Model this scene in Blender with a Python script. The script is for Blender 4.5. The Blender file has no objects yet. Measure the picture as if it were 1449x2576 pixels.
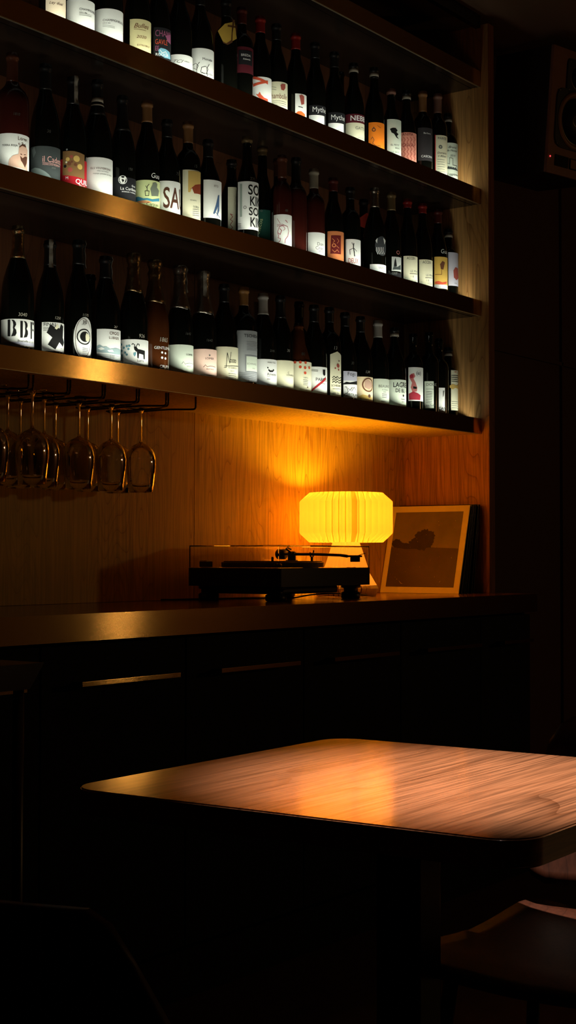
import bpy, bmesh, math, random
from mathutils import Vector, Matrix
random.seed(7)
R = math.radians
SC = bpy.context.scene
COL = SC.collection

# ------------------------------------------------------------------ tags
def tag(o, label=None, cat=None, group=None, kind=None):
    if label: o['label'] = label
    if cat: o['category'] = cat
    if group: o['group'] = group
    if kind: o['kind'] = kind
    return o

def empty(name, loc, label, cat, group=None, rz=0):
    o = bpy.data.objects.new(name, None)
    COL.objects.link(o)
    o.location = loc
    o.rotation_euler = (0, 0, rz)
    o.empty_display_size = .05
    return tag(o, label, cat, group)

# ------------------------------------------------------------------ materials
def newmat(name):
    m = bpy.data.materials.new(name)
    m.use_nodes = True
    nt = m.node_tree
    return m, nt, nt.nodes['Principled BSDF']

def mat(name, rgb, rough=.5, metal=0, spec=.5, coat=0, trans=0, ior=1.45, sss=0, noise=0, nscale=60, bump=0):
    m, nt, b = newmat(name)
    b.inputs['Base Color'].default_value = (*rgb, 1)
    b.inputs['Roughness'].default_value = rough
    b.inputs['Metallic'].default_value = metal
    b.inputs['Specular IOR Level'].default_value = spec
    b.inputs['Coat Weight'].default_value = coat
    b.inputs['Transmission Weight'].default_value = trans
    b.inputs['IOR'].default_value = ior
    tc = nt.nodes.new('ShaderNodeTexCoord')
    n = nt.nodes.new('ShaderNodeTexNoise')
    n.inputs['Scale'].default_value = nscale
    n.inputs['Detail'].default_value = 3
    nt.links.new(tc.outputs['Object'], n.inputs['Vector'])
    if noise:
        mx = nt.nodes.new('ShaderNodeMix'); mx.data_type = 'RGBA'
        mx.inputs['A'].default_value = (*[c * (1 - noise) for c in rgb], 1)
        mx.inputs['B'].default_value = (*[min(1, c * (1 + noise)) for c in rgb], 1)
        nt.links.new(n.outputs['Fac'], mx.inputs['Factor'])
        nt.links.new(mx.outputs['Result'], b.inputs['Base Color'])
    mr = nt.nodes.new('ShaderNodeMapRange')
    mr.inputs['To Min'].default_value = max(0, rough * .92)
    mr.inputs['To Max'].default_value = min(1, rough * 1.08)
    nt.links.new(n.outputs['Fac'], mr.inputs['Value'])
    nt.links.new(mr.outputs['Result'], b.inputs['Roughness'])
    if bump:
        bp = nt.nodes.new('ShaderNodeBump')
        bp.inputs['Strength'].default_value = bump
        bp.inputs['Distance'].default_value = .002
        nt.links.new(n.outputs['Fac'], bp.inputs['Height'])
        nt.links.new(bp.outputs['Normal'], b.inputs['Normal'])
    return m

def wood(name, c1, c2, c3, rough=.45, along='z', rings=9, fine=.5, coat=0, spec=.5, cs=1.0, bump=.15, rot=0, crough=.16):
    """veneer: contour lines of a stretched noise give cathedral grain, plus fine pores"""
    m, nt, b = newmat(name)
    N = nt.nodes.new; L = nt.links.new
    tc = N('ShaderNodeTexCoord')
    mp = N('ShaderNodeMapping')
    sc = {'z': (4.2, 4.2, .75), 'x': (.75, 4.2, 4.2), 'y': (4.2, .75, 4.2)}[along]
    mp.inputs['Scale'].default_value = tuple(s * cs for s in sc)
    mp.inputs['Rotation'].default_value = (0, 0, rot)
    L(tc.outputs['Object'], mp.inputs['Vector'])
    n1 = N('ShaderNodeTexNoise'); n1.inputs['Scale'].default_value = 1.0; n1.inputs['Detail'].default_value = 2.2
    n1.inputs['Roughness'].default_value = .42
    L(mp.outputs['Vector'], n1.inputs['Vector'])
    mu = N('ShaderNodeMath'); mu.operation = 'MULTIPLY'; mu.inputs[1].default_value = rings * 4
    L(n1.outputs['Fac'], mu.inputs[0])
    fr = N('ShaderNodeMath'); fr.operation = 'FRACT'
    L(mu.outputs[0], fr.inputs[0])
    rp = N('ShaderNodeValToRGB')
    e = rp.color_ramp.elements
    e[0].position = 0; e[0].color = (0, 0, 0, 1)
    e[1].position = .10; e[1].color = (.70, .70, .70, 1)
    x = e.new(.45); x.color = (1, 1, 1, 1)
    x = e.new(1.0); x.color = (.80, .80, .80, 1)
    L(fr.outputs[0], rp.inputs['Fac'])
    # fine pores
    mp2 = N('ShaderNodeMapping')
    sc2 = {'z': (150, 150, 5), 'x': (5, 150, 150), 'y': (150, 5, 150)}[along]
    mp2.inputs['Scale'].default_value = sc2
    mp2.inputs['Rotation'].default_value = (0, 0, rot)
    L(tc.outputs['Object'], mp2.inputs['Vector'])
    n2 = N('ShaderNodeTexNoise'); n2.inputs['Scale'].default_value = 1; n2.inputs['Detail'].default_value = 3
    L(mp2.outputs['Vector'], n2.inputs['Vector'])
    # broad tone
    n3 = N('ShaderNodeTexNoise'); n3.inputs['Scale'].default_value = .9; n3.inputs['Detail'].default_value = 1
    L(mp.outputs['Vector'], n3.inputs['Vector'])
    m1 = N('ShaderNodeMix'); m1.data_type = 'RGBA'
    m1.inputs['A'].default_value = (*c1, 1); m1.inputs['B'].default_value = (*c2, 1)
    L(rp.outputs['Color'], m1.inputs['Factor'])
    m2 = N('ShaderNodeMix'); m2.data_type = 'RGBA'; m2.blend_type = 'MULTIPLY'
    mr = N('ShaderNodeMapRange'); mr.inputs['From Min'].default_value = .35; mr.inputs['From Max'].default_value = .62
    mr.inputs['To Min'].default_value = 1 - fine; mr.inputs['To Max'].default_value = 1
    L(n2.outputs['Fac'], mr.inputs['Value'])
    m2.inputs['Factor'].default_value = 1
    L(m1.outputs['Result'], m2.inputs['A']); L(mr.outputs['Result'], m2.inputs['B'])
    m3 = N('ShaderNodeMix'); m3.data_type = 'RGBA'
    mr3 = N('ShaderNodeMapRange'); mr3.inputs['From Min'].default_value = .4; mr3.inputs['From Max'].default_value = .7
    mr3.inputs['To Max'].default_value = .5
    L(n3.outputs['Fac'], mr3.inputs['Value'])
    L(mr3.outputs['Result'], m3.inputs['Factor'])
    L(m2.outputs['Result'], m3.inputs['A']); m3.inputs['B'].default_value = (*c3, 1)
    L(m3.outputs['Result'], b.inputs['Base Color'])
    b.inputs['Roughness'].default_value = rough
    b.inputs['Coat Weight'].default_value = coat
    b.inputs['Coat Roughness'].default_value = crough; b.inputs['Coat IOR'].default_value = 1.6
    b.inputs['Specular IOR Level'].default_value = spec
    if bump:
        bp = N('ShaderNodeBump'); bp.inputs['Strength'].default_value = bump; bp.inputs['Distance'].default_value = .0006
        L(n2.outputs['Fac'], bp.inputs['Height']); L(bp.outputs['Normal'], b.inputs['Normal'])
    return m

def brushed(name, rgb, rough=.15, k=1.0):
    """metal brushed along X: a very fine vertical scatter of the normal stretches reflections up and down"""
    m, nt, b = newmat(name)
    N = nt.nodes.new; L = nt.links.new
    tc = N('ShaderNodeTexCoord'); mp = N('ShaderNodeMapping')
    mp.inputs['Scale'].default_value = (1500, 2000, 2600)
    L(tc.outputs['Object'], mp.inputs['Vector'])
    n = N('ShaderNodeTexNoise'); n.inputs['Scale'].default_value = 1; n.inputs['Detail'].default_value = 1
    L(mp.outputs['Vector'], n.inputs['Vector'])
    s1 = N('ShaderNodeMath'); s1.operation = 'SUBTRACT'; s1.inputs[1].default_value = .5; L(n.outputs['Fac'], s1.inputs[0])
    s2 = N('ShaderNodeMath'); s2.operation = 'MULTIPLY'; s2.inputs[1].default_value = k; L(s1.outputs[0], s2.inputs[0])
    cx = N('ShaderNodeCombineXYZ'); L(s2.outputs[0], cx.inputs['Z'])
    g = N('ShaderNodeNewGeometry'); ad = N('ShaderNodeVectorMath'); ad.operation = 'ADD'
    L(g.outputs['Normal'], ad.inputs[0]); L(cx.outputs[0], ad.inputs[1])
    no = N('ShaderNodeVectorMath'); no.operation = 'NORMALIZE'; L(ad.outputs[0], no.inputs[0]); L(no.outputs[0], b.inputs['Normal'])
    b.inputs['Base Color'].default_value = (*rgb, 1)
    b.inputs['Metallic'].default_value = 1
    b.inputs['Roughness'].default_value = rough
    return m

def emit(name, rgb, s):
    m = bpy.data.materials.new(name); m.use_nodes = True
    nt = m.node_tree; nt.nodes.clear()
    e = nt.nodes.new('ShaderNodeEmission'); o = nt.nodes.new('ShaderNodeOutputMaterial')
    e.inputs[0].default_value = (*rgb, 1); e.inputs[1].default_value = s
    nt.links.new(e.outputs[0], o.inputs[0])
    return m

PAL = dict(W=(.80, .82, .78), K=(.008, .008, .008), G=(.16, .17, .15), R=(.6, .03, .02), cream=(.74, .72, .52), cream2=(.80, .66, .42),
    greenw=(.66, .74, .62), pinkw=(.86, .60, .50), N=(.10, .05, .035), blue=(.12, .28, .33), blue2=(.05, .22, .32), bluegrey=(.30, .40, .42),
    silverg=(.34, .36, .37), grey2=(.22, .235, .25), lilac=(.50, .50, .60), lilacw=(.56, .56, .66), redo=(.62, .09, .04), redstripe=(.42, .02, .025),
    dustyred=(.36, .08, .06), dustyred2=(.3, .1, .1), skin=(.62, .40, .30), goldart=(.62, .42, .12), brownart=(.16, .06, .03), brownart2=(.22, .12, .045),
    rose=(.48, .15, .14), roseD=(.36, .03, .05), rose2=(.30, .04, .06), rose3=(.35, .10, .20), beard=(.09, .035, .02), slate=(.045, .055, .055),
    slate2=(.10, .12, .12), greyt=(.20, .25, .24), pinkt=(.66, .36, .33), red2=(.42, .012, .02), blackl=(.014, .014, .016), charcoal=(.035, .032, .035),
    lime=(.60, .68, .33), orange=(.62, .28, .12), greyfig=(.16, .19, .14), redbr=(.26, .05, .02), bluefig=(.06, .12, .24), green3=(.34, .42, .36),
    greenl=(.012, .07, .05), orangel=(.62, .20, .07), darkred=(.12, .012, .012), etch=(.05, .055, .06), etchw=(.42, .44, .42), goldl=(.72, .46, .10),
    pinkcream=(.72, .60, .44), butter=(.70, .64, .34), bluel=(.18, .42, .55), maroon=(.10, .012, .02), orange2=(.75, .14, .03), orangel2=(.85, .22, .015),
    salmon=(.66, .26, .19), gold=(.5, .36, .12), price=(.45, .42, .34), pricew=(.30, .29, .26), priced=(.07, .07, .06))
MAT = {}
def M(k):
    if k not in MAT:
        MAT[k] = mat('paper_' + k, PAL[k], rough=.75, spec=.2, noise=.05, nscale=400)
    return MAT[k]

GLASS = {
    'dark': mat('dark_bottle_glass', (.0022, .0025, .0018), rough=.10, spec=.35),
    'reddk': mat('dark_red_bottle_glass', (.035, .006, .004), rough=.1, spec=.5),
    'amber': mat('amber_bottle_glass', (.055, .015, .004), rough=.12, spec=.5),
    'amberd': mat('deep_amber_bottle_glass', (.05, .013, .004), rough=.1, spec=.5),
}
CAPM = {
    'foil': mat('crumpled_gold_foil', (0.3720, 0.2520, 0.1200), rough=.3, metal=1, noise=.2, nscale=90, bump=1.0),
    'silver': mat('crumpled_silver_foil', (0.3720, 0.3240, 0.2640), rough=.32, metal=1, noise=.2, nscale=90, bump=.8),
    'clear': mat('crinkled_brown_foil', (0.1320, 0.0780, 0.0420), rough=.3, metal=.6, noise=.3, nscale=80, bump=1),
    'black': mat('black_capsule', (0.0060, 0.0060, 0.0060), rough=.35),
    'orangecap': mat('orange_tan_capsule', (0.2520, 0.1140, 0.0300), rough=.5),
    'whitecap': mat('white_capsule', (0.3000, 0.2760, 0.2400), rough=.45),
    'creamcap': mat('cream_capsule', (0.2520, 0.2160, 0.1560), rough=.45, noise=.2),
    'browncap': mat('tan_capsule', (0.2040, 0.0900, 0.0300), rough=.5),
    'goldcap': mat('gold_capsule', (0.1800, 0.1200, 0.0540), rough=.4, metal=.5),
    'redcap': mat('red_wax_capsule', (0.17, .008, .006), rough=.35),
    'redcapd': mat('dull_red_capsule', (0.0600, 0.0072, 0.0048), rough=.4),
    'redglass': mat('brown_red_capsule', (0.0780, 0.0240, 0.0120), rough=.25),
    'pinkcap': mat('dusty_pink_capsule', (0.1800, 0.0840, 0.0600), rough=.45),
    'paper': mat('crinkled_seal_paper', (0.2520, 0.2280, 0.1800), rough=.8, noise=.4, nscale=120, bump=.5),
    'ringw': mat('pale_collar', (0.2520, 0.2160, 0.1620), rough=.5),
}
CAPM['paperstrip'] = CAPM['black']; CAPM['strip'] = CAPM['black']; CAPM['strip2'] = CAPM['black']; CAPM['ring'] = CAPM['black']
TAGY = mat('yellow_tag_paper', (.62, .40, .06), rough=.7, noise=.1)
TAGB = mat('brown_tag_ink', (.13, .05, .015), rough=.7)
TAGR = mat('red_tag_paper', (.55, .04, .02), rough=.6)
TAGW = mat('tag_string', (.4, .35, .28), rough=.7)

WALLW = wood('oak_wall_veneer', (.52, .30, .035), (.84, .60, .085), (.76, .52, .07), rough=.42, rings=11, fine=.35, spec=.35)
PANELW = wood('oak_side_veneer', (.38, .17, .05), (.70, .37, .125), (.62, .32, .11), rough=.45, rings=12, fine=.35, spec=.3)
UPPERW = wood('shaded_upper_veneer', (.075, .026, .011), (.145, .050, .020), (.12, .042, .017), rough=.5, rings=6, fine=.3, spec=.3)  # the dimness behind the bottles is put into this veneer's colour
EDGEW = wood('oak_end_edge', (.20, .07, .03), (.30, .11, .05), (.28, .10, .045), rough=.5, rings=3, fine=.4, spec=.3)
TABLEW = wood('table_oak', (.26, .105, .045), (.47, .22, .11), (.40, .18, .085), rough=.30, along='x', rings=1.5, fine=.6, coat=1, cs=1.3, bump=.2, crough=.12)
CHAIRW = wood('chair_plywood', (.035, .011, .006), (.07, .022, .011), (.05, .017, .009), rough=.5, spec=.25, rings=4, fine=.3)
FLOORW = wood('floor_boards', (.05, .02, .012), (.09, .04, .022), (.07, .03, .018), rough=.5, along='x', rings=4, fine=.4)
BRASS = brushed('brushed_brass', (.60, .40, .15), rough=.085)
BRASSD = mat('brass_return', (.62, .52, .36), rough=.45, metal=1)
DSTEEL = mat('dull_dark_steel', (.10, .10, .10), rough=.4, metal=1)
STEEL = mat('satin_steel', (.5, .48, .44), rough=.3, metal=1)
SHELFM = mat('black_stained_shelf', (.014, .009, .006), rough=.22, spec=.5)
COUNTM = mat('dark_walnut_worktop', (.20, .09, .03), rough=.16, spec=.5, noise=.3, nscale=30)
CABM = mat('matt_black_cabinet', (.003, .003, .003), rough=.6, spec=.15)
BLACKP = mat('black_plastic', (.008, .008, .008), rough=.35, spec=.4)
BLACKM = mat('black_painted_metal', (.012, .012, .012), rough=.3, metal=.6)
WIREM = mat('dark_bronze_wire', (.10, .07, .045), rough=.22, metal=1)
PLATM = mat('grey_platter_metal', (.07, .065, .06), rough=.35, metal=.7)
RUBBER = mat('black_rubber_mat', (.02, .018, .016), rough=.8)
WINEG = mat('clear_stemware_glass', (1, 1, 1), rough=0.0, trans=1, ior=1.45)
ACRYL = mat('clear_acrylic', (.97, .96, .93), rough=0.0, trans=1, ior=1.45)
CEILM = mat('painted_ceiling', (.20, .12, .07), rough=.85, noise=.08, nscale=4)
WALLD = mat('dark_wall_panel', (.07, .024, .012), rough=.6, noise=.15, nscale=3)
WALLN = mat('dark_plaster', (.05, .03, .02), rough=.9, noise=.1, nscale=5)

# ------------------------------------------------------------------ mesh building
class MB:
    def __init__(s, *mats):
        s.v = []; s.f = []; s.mi = []; s.mats = list(mats); s.smooth = []
    def add(s, vs, fs, mi=0, smooth=False):
        n = len(s.v); s.v += [tuple(p) for p in vs]
        for f in fs:
            s.f.append([i + n for i in f]); s.mi.append(mi); s.smooth.append(smooth)
        return s
    def box(s, x0, y0, z0, x1, y1, z1, mi=0, bev=0, mtx=None):
        bm = bmesh.new()
        bmesh.ops.create_cube(bm, size=1)
        for v in bm.verts:
            v.co = Vector(((x0 + x1) / 2 + v.co.x * (x1 - x0), (y0 + y1) / 2 + v.co.y * (y1 - y0), (z0 + z1) / 2 + v.co.z * (z1 - z0)))
        if bev:
            bmesh.ops.bevel(bm, geom=bm.edges[:], offset=bev, segments=2, affect='EDGES', profile=.6)
        if mtx: bm.transform(mtx)
        return s.bm(bm, mi, False)
    def bm(s, bm, mi=0, smooth=False):
        bm.verts.index_update()
        s.add([v.co[:] for v in bm.verts], [[v.index for v in f.verts] for f in bm.faces], mi, smooth)
        bm.free(); return s
    def lathe(s, prof, seg=32, mi=0, c=(0, 0, 0), smooth=True, mtx=None, closed=False):
        vs = []; fs = []
        n = len(prof)
        for r, z in prof:
            for k in range(seg):
                a = 2 * math.pi * k / seg
                p = Vector((r * math.cos(a), r * math.sin(a), z))
                if mtx: p = mtx @ p
                vs.append((p.x + c[0], p.y + c[1], p.z + c[2]))
        m = n if closed else n - 1
        for i in range(m):
            j = (i + 1) % n
            for k in range(seg):
                k2 = (k + 1) % seg
                fs.append([i * seg + k, i * seg + k2, j * seg + k2, j * seg + k])
        if not closed:
            if prof[0][0] > 1e-5: fs.append([k for k in range(seg)][::-1])
            if prof[-1][0] > 1e-5: fs.append([(n - 1) * seg + k for k in range(seg)])
        return s.add(vs, fs, mi, smooth)
    def tube(s, pts, r, seg=10, mi=0, rs=None):
        pts = [Vector(p) for p in pts]; n = len(pts)
        vs = []; fs = []; up = Vector((0, 0, 1)); prev = None
        for i, p in enumerate(pts):
            t = (pts[min(i + 1, n - 1)] - pts[max(i - 1, 0)]).normalized()
            if prev is None:
                a = up if abs(t.dot(up)) < .9 else Vector((1, 0, 0))
                u = t.cross(a).normalized()
            else:
                u = (prev - t * prev.dot(t)).normalized()
            prev = u; w = t.cross(u); rr = rs[i] if rs else r
            for k in range(seg):
                a = 2 * math.pi * k / seg
                vs.append(tuple(p + u * math.cos(a) * rr + w * math.sin(a) * rr))
        for i in range(n - 1):
            for k in range(seg):
                k2 = (k + 1) % seg
                fs.append([i * seg + k, i * seg + k2, (i + 1) * seg + k2, (i + 1) * seg + k])
        fs.append([k for k in range(seg)][::-1]); fs.append([(n - 1) * seg + k for k in range(seg)])
        return s.add(vs, fs, mi, True)
    def prism(s, poly, z0, z1, mi=0, mtx=None):
        n = len(poly)
        vs = [Vector((x, y, z0)) for x, y in poly] + [Vector((x, y, z1)) for x, y in poly]
        if mtx: vs = [mtx @ v for v in vs]
        fs = [list(range(n))[::-1], list(range(n, 2 * n))] + [[i, (i + 1) % n, n + (i + 1) % n, n + i] for i in range(n)]
        return s.add([v[:] for v in vs], fs, mi)
    def build(s, name, parent=None, loc=(0, 0, 0), mtx=None):
        me = bpy.data.meshes.new(name)
        me.from_pydata(s.v, [], s.f)
        for m in s.mats: me.materials.append(m)
        me.polygons.foreach_set('material_index', s.mi)
        me.polygons.foreach_set('use_smooth', s.smooth)
        me.update(calc_edges=True)
        o = bpy.data.objects.new(name, me)
        COL.objects.link(o)
        o.location = loc
        if parent: o.parent = parent
        return o

def smooth_by_angle(o, ang=35):
    me = o.data
    bm = bmesh.new(); bm.from_mesh(me)
    for e in bm.edges:
        if len(e.link_faces) == 2:
            e.smooth = e.calc_face_angle(0) < R(ang)
    for f in bm.faces: f.smooth = True
    bm.to_mesh(me); bm.free()
    return o

def bezier(p0, p1, p2, p3, n):
    out = []
    for i in range(n + 1):
        t = i / n; u = 1 - t
        out.append(tuple(u**3 * a + 3 * u * u * t * b + 3 * u * t * t * c + t**3 * d for a, b, c, d in zip(p0, p1, p2, p3)))
    return out

def round_rect(w, d, r, n=6, cx=0, cy=0):
    pts = []
    for sx, sy, a0 in ((1, 1, 0), (-1, 1, 90), (-1, -1, 180), (1, -1, 270)):
        for k in range(n + 1):
            a = R(a0 + 90 * k / n)
            pts.append((cx + sx * (w / 2 - r) + r * math.cos(a), cy + sy * (d / 2 - r) + r * math.sin(a)))
    return pts

# ------------------------------------------------------------------ dimensions of the place
YS, XE, YB, XL = 2.518, 4.588, 2.835, 1.75
SH = {'0': (2.715, 2.770), 'A': (2.300, 2.354), 'B': (1.906, 1.960), 'C': (1.4926, 1.546)}
CT = .937; CF = 2.3245
CEIL = 2.97

# ------------------------------------------------------------------ setting
def slab(name, x0, y0, z0, x1, y1, z1, m):
    o = MB(m).box(x0, y0, z0, x1, y1, z1).build(name)
    o['kind'] = 'structure'
    return o
slab('floor', -2.5, -3.0, -.05, 8.0, 2.95, 0, FLOORW)
slab('ceiling', -2.5, -3.0, CEIL, 8.0, 2.95, CEIL + .05, CEILM)
slab('wall_back', -2.5, 2.95, -.05, 8.0, 3.05, CEIL + .05, WALLD)
slab('wall_right', 8.0, -3.0, -.05, 8.1, 3.05, CEIL + .05, WALLD)
slab('wall_left', -2.6, -3.0, -.05, -2.5, 3.05, CEIL + .05, WALLN)
slab('wall_front', -2.6, -3.1, -.05, 8.1, -3.0, CEIL + .05, WALLN)
# panel battens on the dark back wall, right of the unit
b = MB(WALLD)
for x in (5.25, 6.1, 7.0): b.box(x, 2.938, 0, x + .012, 2.95, CEIL)
b.box(4.70, 2.938, 1.92, 8.0, 2.95, 1.935)
b.build('trim_1')['kind'] = 'structure'

# ------------------------------------------------------------------ shelving unit
unit = empty('shelving_unit', (XL, YB, CT), 'built-in oak shelving unit with brass-fronted shelves and wooden side panel above the bar counter', 'shelving')
def up(name, mb): 
    o = mb.build(name); o.parent = unit; o.matrix_parent_inverse = Matrix.Translation((-XL, -YB, -CT)); return o
up('side_panel', MB(PANELW, EDGEW).box(XE, 2.489, CT + .0005, XE + .0385, YB + .10, 2.935, 0)
   .box(XE, 2.487, CT + .0005, XE + .0385, 2.489, 2.935, 1))
# back panels with narrow shadow gaps between them
xs = [XL, 2.222, 3.4035, XE]
for i in range(3):
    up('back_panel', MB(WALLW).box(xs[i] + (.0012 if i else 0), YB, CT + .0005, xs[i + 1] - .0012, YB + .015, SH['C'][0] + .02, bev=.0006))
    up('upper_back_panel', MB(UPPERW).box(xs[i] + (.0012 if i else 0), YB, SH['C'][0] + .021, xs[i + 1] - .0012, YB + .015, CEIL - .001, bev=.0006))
up('back_board', MB(CABM).box(XL, YB + .016, CT + .001, XE, YB + .03, CEIL - .001))
up('top_rail', MB(SHELFM).box(XL, YS, 2.925, XE, YS + .02, CEIL - .001))
def shelf(key, led):
    z0, z1 = SH[key]
    o = up('shelf', MB(SHELFM).box(XL, YS + .036, z0, XE, YB, z1).box(XL, YS + .004, z0 + .001, XE, YS + .036, z1 - .014)
           .box(XL, YS + .003, z0 + .002, XE, YS + .016, z1 - .0005))
    fa = MB(BRASS).box(XL, -.002 * 0, z0, XE, .003, z1).build('fascia')
    fa.parent = o; fa.location = (0, YS, 0)
    fl = MB(BRASSD).box(XL, YS + .0005, z0 - .0016, XE, YS + .0065, z0 - .0001).build('fascia_return'); fl.parent = o
    if key == 'C': MB(WALLW).box(XL, YS + .0068, z0 - .0012, XE, YB, z0 - .0001).build('underside_veneer').parent = o
    if led:
        st = MB(LEDM).box(XL, YS + .0175, z1 - .0138, XE - .012, YS + .0275, z1 - .0118).build('led_strip'); st.parent = o
    return o
LEDM = emit('led_phosphor', (.92, 1, .86), 2.0)
for k in '0ABC': shelf(k, k != '0')

# ------------------------------------------------------------------ counter
wt = MB(COUNTM).box(1.2, CF + .004, CT - .061, 4.6245, 2.934, CT, bev=.001).build('worktop')
tag(wt, 'long dark glossy bar worktop with brass edge under the wine shelves', 'counter')
f_ = MB(BRASS).box(1.2, 0, CT - .061, 4.6265, .003, CT).build('fascia'); f_.parent = wt; f_.location = (0, CF, 0)
f_ = MB(STEEL).box(4.6245, CF + .003, CT - .061, 4.6265, 2.934, CT).build('end_cap'); f_.parent = wt

GAP = .003
cabs = [(1.25, 1.80), (1.80, 2.30), (2.30, 2.79), (2.79, 3.285), (3.285, 3.78), (3.78, 4.27), (4.27, 4.62)]
cabd = ['under the left end of the brass edge', 'left of the one with the lit brass handle', 'with the lit brass handle left of the table',
        'below the left half of the record player', 'below the table lamp and right half of the record player', 'below the leaning record sleeves, second from right end', 'at the right end of the counter']
for (x0, x1), dsc in zip(cabs, cabd):
    e = empty('base_cabinet', ((x0 + x1) / 2, 2.6, 0), 'black base cabinet ' + dsc, 'cabinet', 'black cabinets under the counter')
    inv = Matrix.Translation((-(x0 + x1) / 2, -2.6, 0))
    def cp(name, mb, par=None):
        o = mb.build(name); o.parent = par or e
        if not par: o.matrix_parent_inverse = inv
        return o
    cp('body', MB(CABM).box(x0 + .001, CF + .045, .118, x1 - .001, 2.93, CT - .0625))
    cp('toe_kick', MB(CABM).box(x0 + .001, CF + .01, .0, x1 - .001, CF + .03, .117))
    d = cp('door', MB(CABM).box(x0 + GAP, CF + .024, .12, x1 - GAP, CF + .0445, CT - .070, bev=.0015))
    hx0 = x0 + .085 if x1 - x0 > .4 else x0 + .085
    hx1 = hx0 + .335 if x1 - x0 > .4 else x1 - .06
    h = MB(HB := BRASS).box(hx0, 0, .777, hx1, .004, .788, bev=.0008).build('handle'); h.parent = d; h.location = (0, CF - .02, 0)
    for hx in (hx0 + .02, hx1 - .03):
        s = MB(BLACKM).box(hx, CF - .016, .777, hx + .01, CF + .0242, .785).build('handle_mount'); s.parent = d

# ------------------------------------------------------------------ bottles
def wrapped(bm, r, off):
    """wrap a flat drawing in (u, v) round a cylinder of radius r whose front faces -Y"""
    us = [v.co.x for v in bm.verts]
    if not us: return
    step = max(.0035, r * .1)
    k = math.ceil(min(us) / step)
    while k * step < max(us):
        g = bm.verts[:] + bm.edges[:] + bm.faces[:]
        bmesh.ops.bisect_plane(bm, geom=g, plane_co=(k * step, 0, 0), plane_no=(1, 0, 0), dist=1e-7)
        k += 1
    for v in bm.verts:
        th = v.co.x / r
        v.co = Vector(((r + off) * math.sin(th), -(r + off) * math.cos(th), v.co.y))

GLY = {}
def text_bm(s, size, xs, shear, rot):
    key = (s, shear)
    bold = s.startswith('*')
    if key not in GLY:
        cu = bpy.data.curves.new('lettering', 'FONT')
        cu.body = s.lstrip('*'); cu.size = 1; cu.resolution_u = 3; cu.offset = .011 if bold else 0; cu.shear = min(.9, shear)
        o = bpy.data.objects.new('lettering', cu)
        COL.objects.link(o)
        bpy.context.view_layer.update()
        me = bpy.data.meshes.new_from_object(o.evaluated_get(bpy.context.evaluated_depsgraph_get()))
        bpy.data.objects.remove(o); bpy.data.curves.remove(cu)
        GLY[key] = me
    bm = bmesh.new(); bm.from_mesh(GLY[key])
    bmesh.ops.remove_doubles(bm, verts=bm.verts[:], dist=1e-5)
    m = Matrix.Rotation(R(rot), 4, 'Z') @ Matrix.Diagonal((size * xs, size, 1, 1))
    bm.transform(m)
    return bm

def poly_bm(pts):
    bm = bmesh.new()
    bm.faces.new([bm.verts.new((x, y, 0)) for x, y in pts])
    bmesh.ops.triangulate(bm, faces=bm.faces[:])
    return bm

def line_bm(pts, w):
    bm = bmesh.new()
    for (x0, y0), (x1, y1) in zip(pts, pts[1:]):
        d = math.hypot(x1 - x0, y1 - y0) or 1e-6
        nx, ny = -(y1 - y0) / d * w / 2, (x1 - x0) / d * w / 2
        ex, ey = (x1 - x0) / d * w * .3, (y1 - y0) / d * w * .3
        bm.faces.new([bm.verts.new(p) for p in ((x0 + nx - ex, y0 + ny - ey, 0), (x0 - nx - ex, y0 - ny - ey, 0), (x1 - nx + ex, y1 - ny + ey, 0), (x1 + nx + ex, y1 + ny + ey, 0))])
    return bm

def disc_bm(u, v, r, ring, sy=1):
    bm = bmesh.new(); n = 24
    o = [bm.verts.new((u + r * math.cos(a), v + sy * r * math.sin(a), 0)) for a in [2 * math.pi * k / n for k in range(n)]]
    if ring:
        i = [bm.verts.new((u + r * ring * math.cos(a), v + sy * r * ring * math.sin(a), 0)) for a in [2 * math.pi * k / n for k in range(n)]]
        for k in range(n): bm.faces.new((o[k], o[(k + 1) % n], i[(k + 1) % n], i[k]))
    else:
        bm.faces.new(o)
    return bm

def art_mb(art, r, base=.0009):
    mats = []; mb = MB()
    for n, it in enumerate(art):
        k = it[0]
        if k == 't':
            bm = text_bm(it[1], it[4], it[6], it[7], it[8]); bmesh.ops.translate(bm, verts=bm.verts[:], vec=(it[2], it[3], 0)); c = it[5]
        elif k == 'p': bm = poly_bm(it[1]); c = it[2]
        elif k == 'l': bm = line_bm(it[1], it[2]); c = it[3]
        else:
            if it[5] == 'o': bm = disc_bm(it[1], it[2], it[3], .965, 1.0); c = it[4]; 
            else: bm = disc_bm(it[1], it[2], it[3], it[5]); c = it[4]
        wrapped(bm, r, base + .00004 * n)
        if c not in mats: mats.append(c); mb.mats.append(M(c))
        mb.bm(bm, mats.index(c))
    return mb

def label_shape(th0, th1, z0, z1, shape, r):
    u0, u1 = th0 * r, th1 * r
    if shape == 'oval':
        n = 40; c = ((u0 + u1) / 2, (z0 + z1) / 2)
        pts = [(c[0] + (u1 - u0) / 2 * math.cos(2 * math.pi * k / n), c[1] + (z1 - z0) / 2 * math.sin(2 * math.pi * k / n)) for k in range(n)]
    elif shape == 'point':
        pts = [(u0, z0), (u1, z0), (u1, z1 - .010), (u0 * .35 + u1 * .65, z1 - .003), ((u0 + u1) / 2, z1), (u0 * .65 + u1 * .35, z1 - .003), (u0, z1 - .010)]
    else:
        pts = [(u0, z0), (u1, z0), (u1, z1), (u0, z1)]
    return pts

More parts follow.
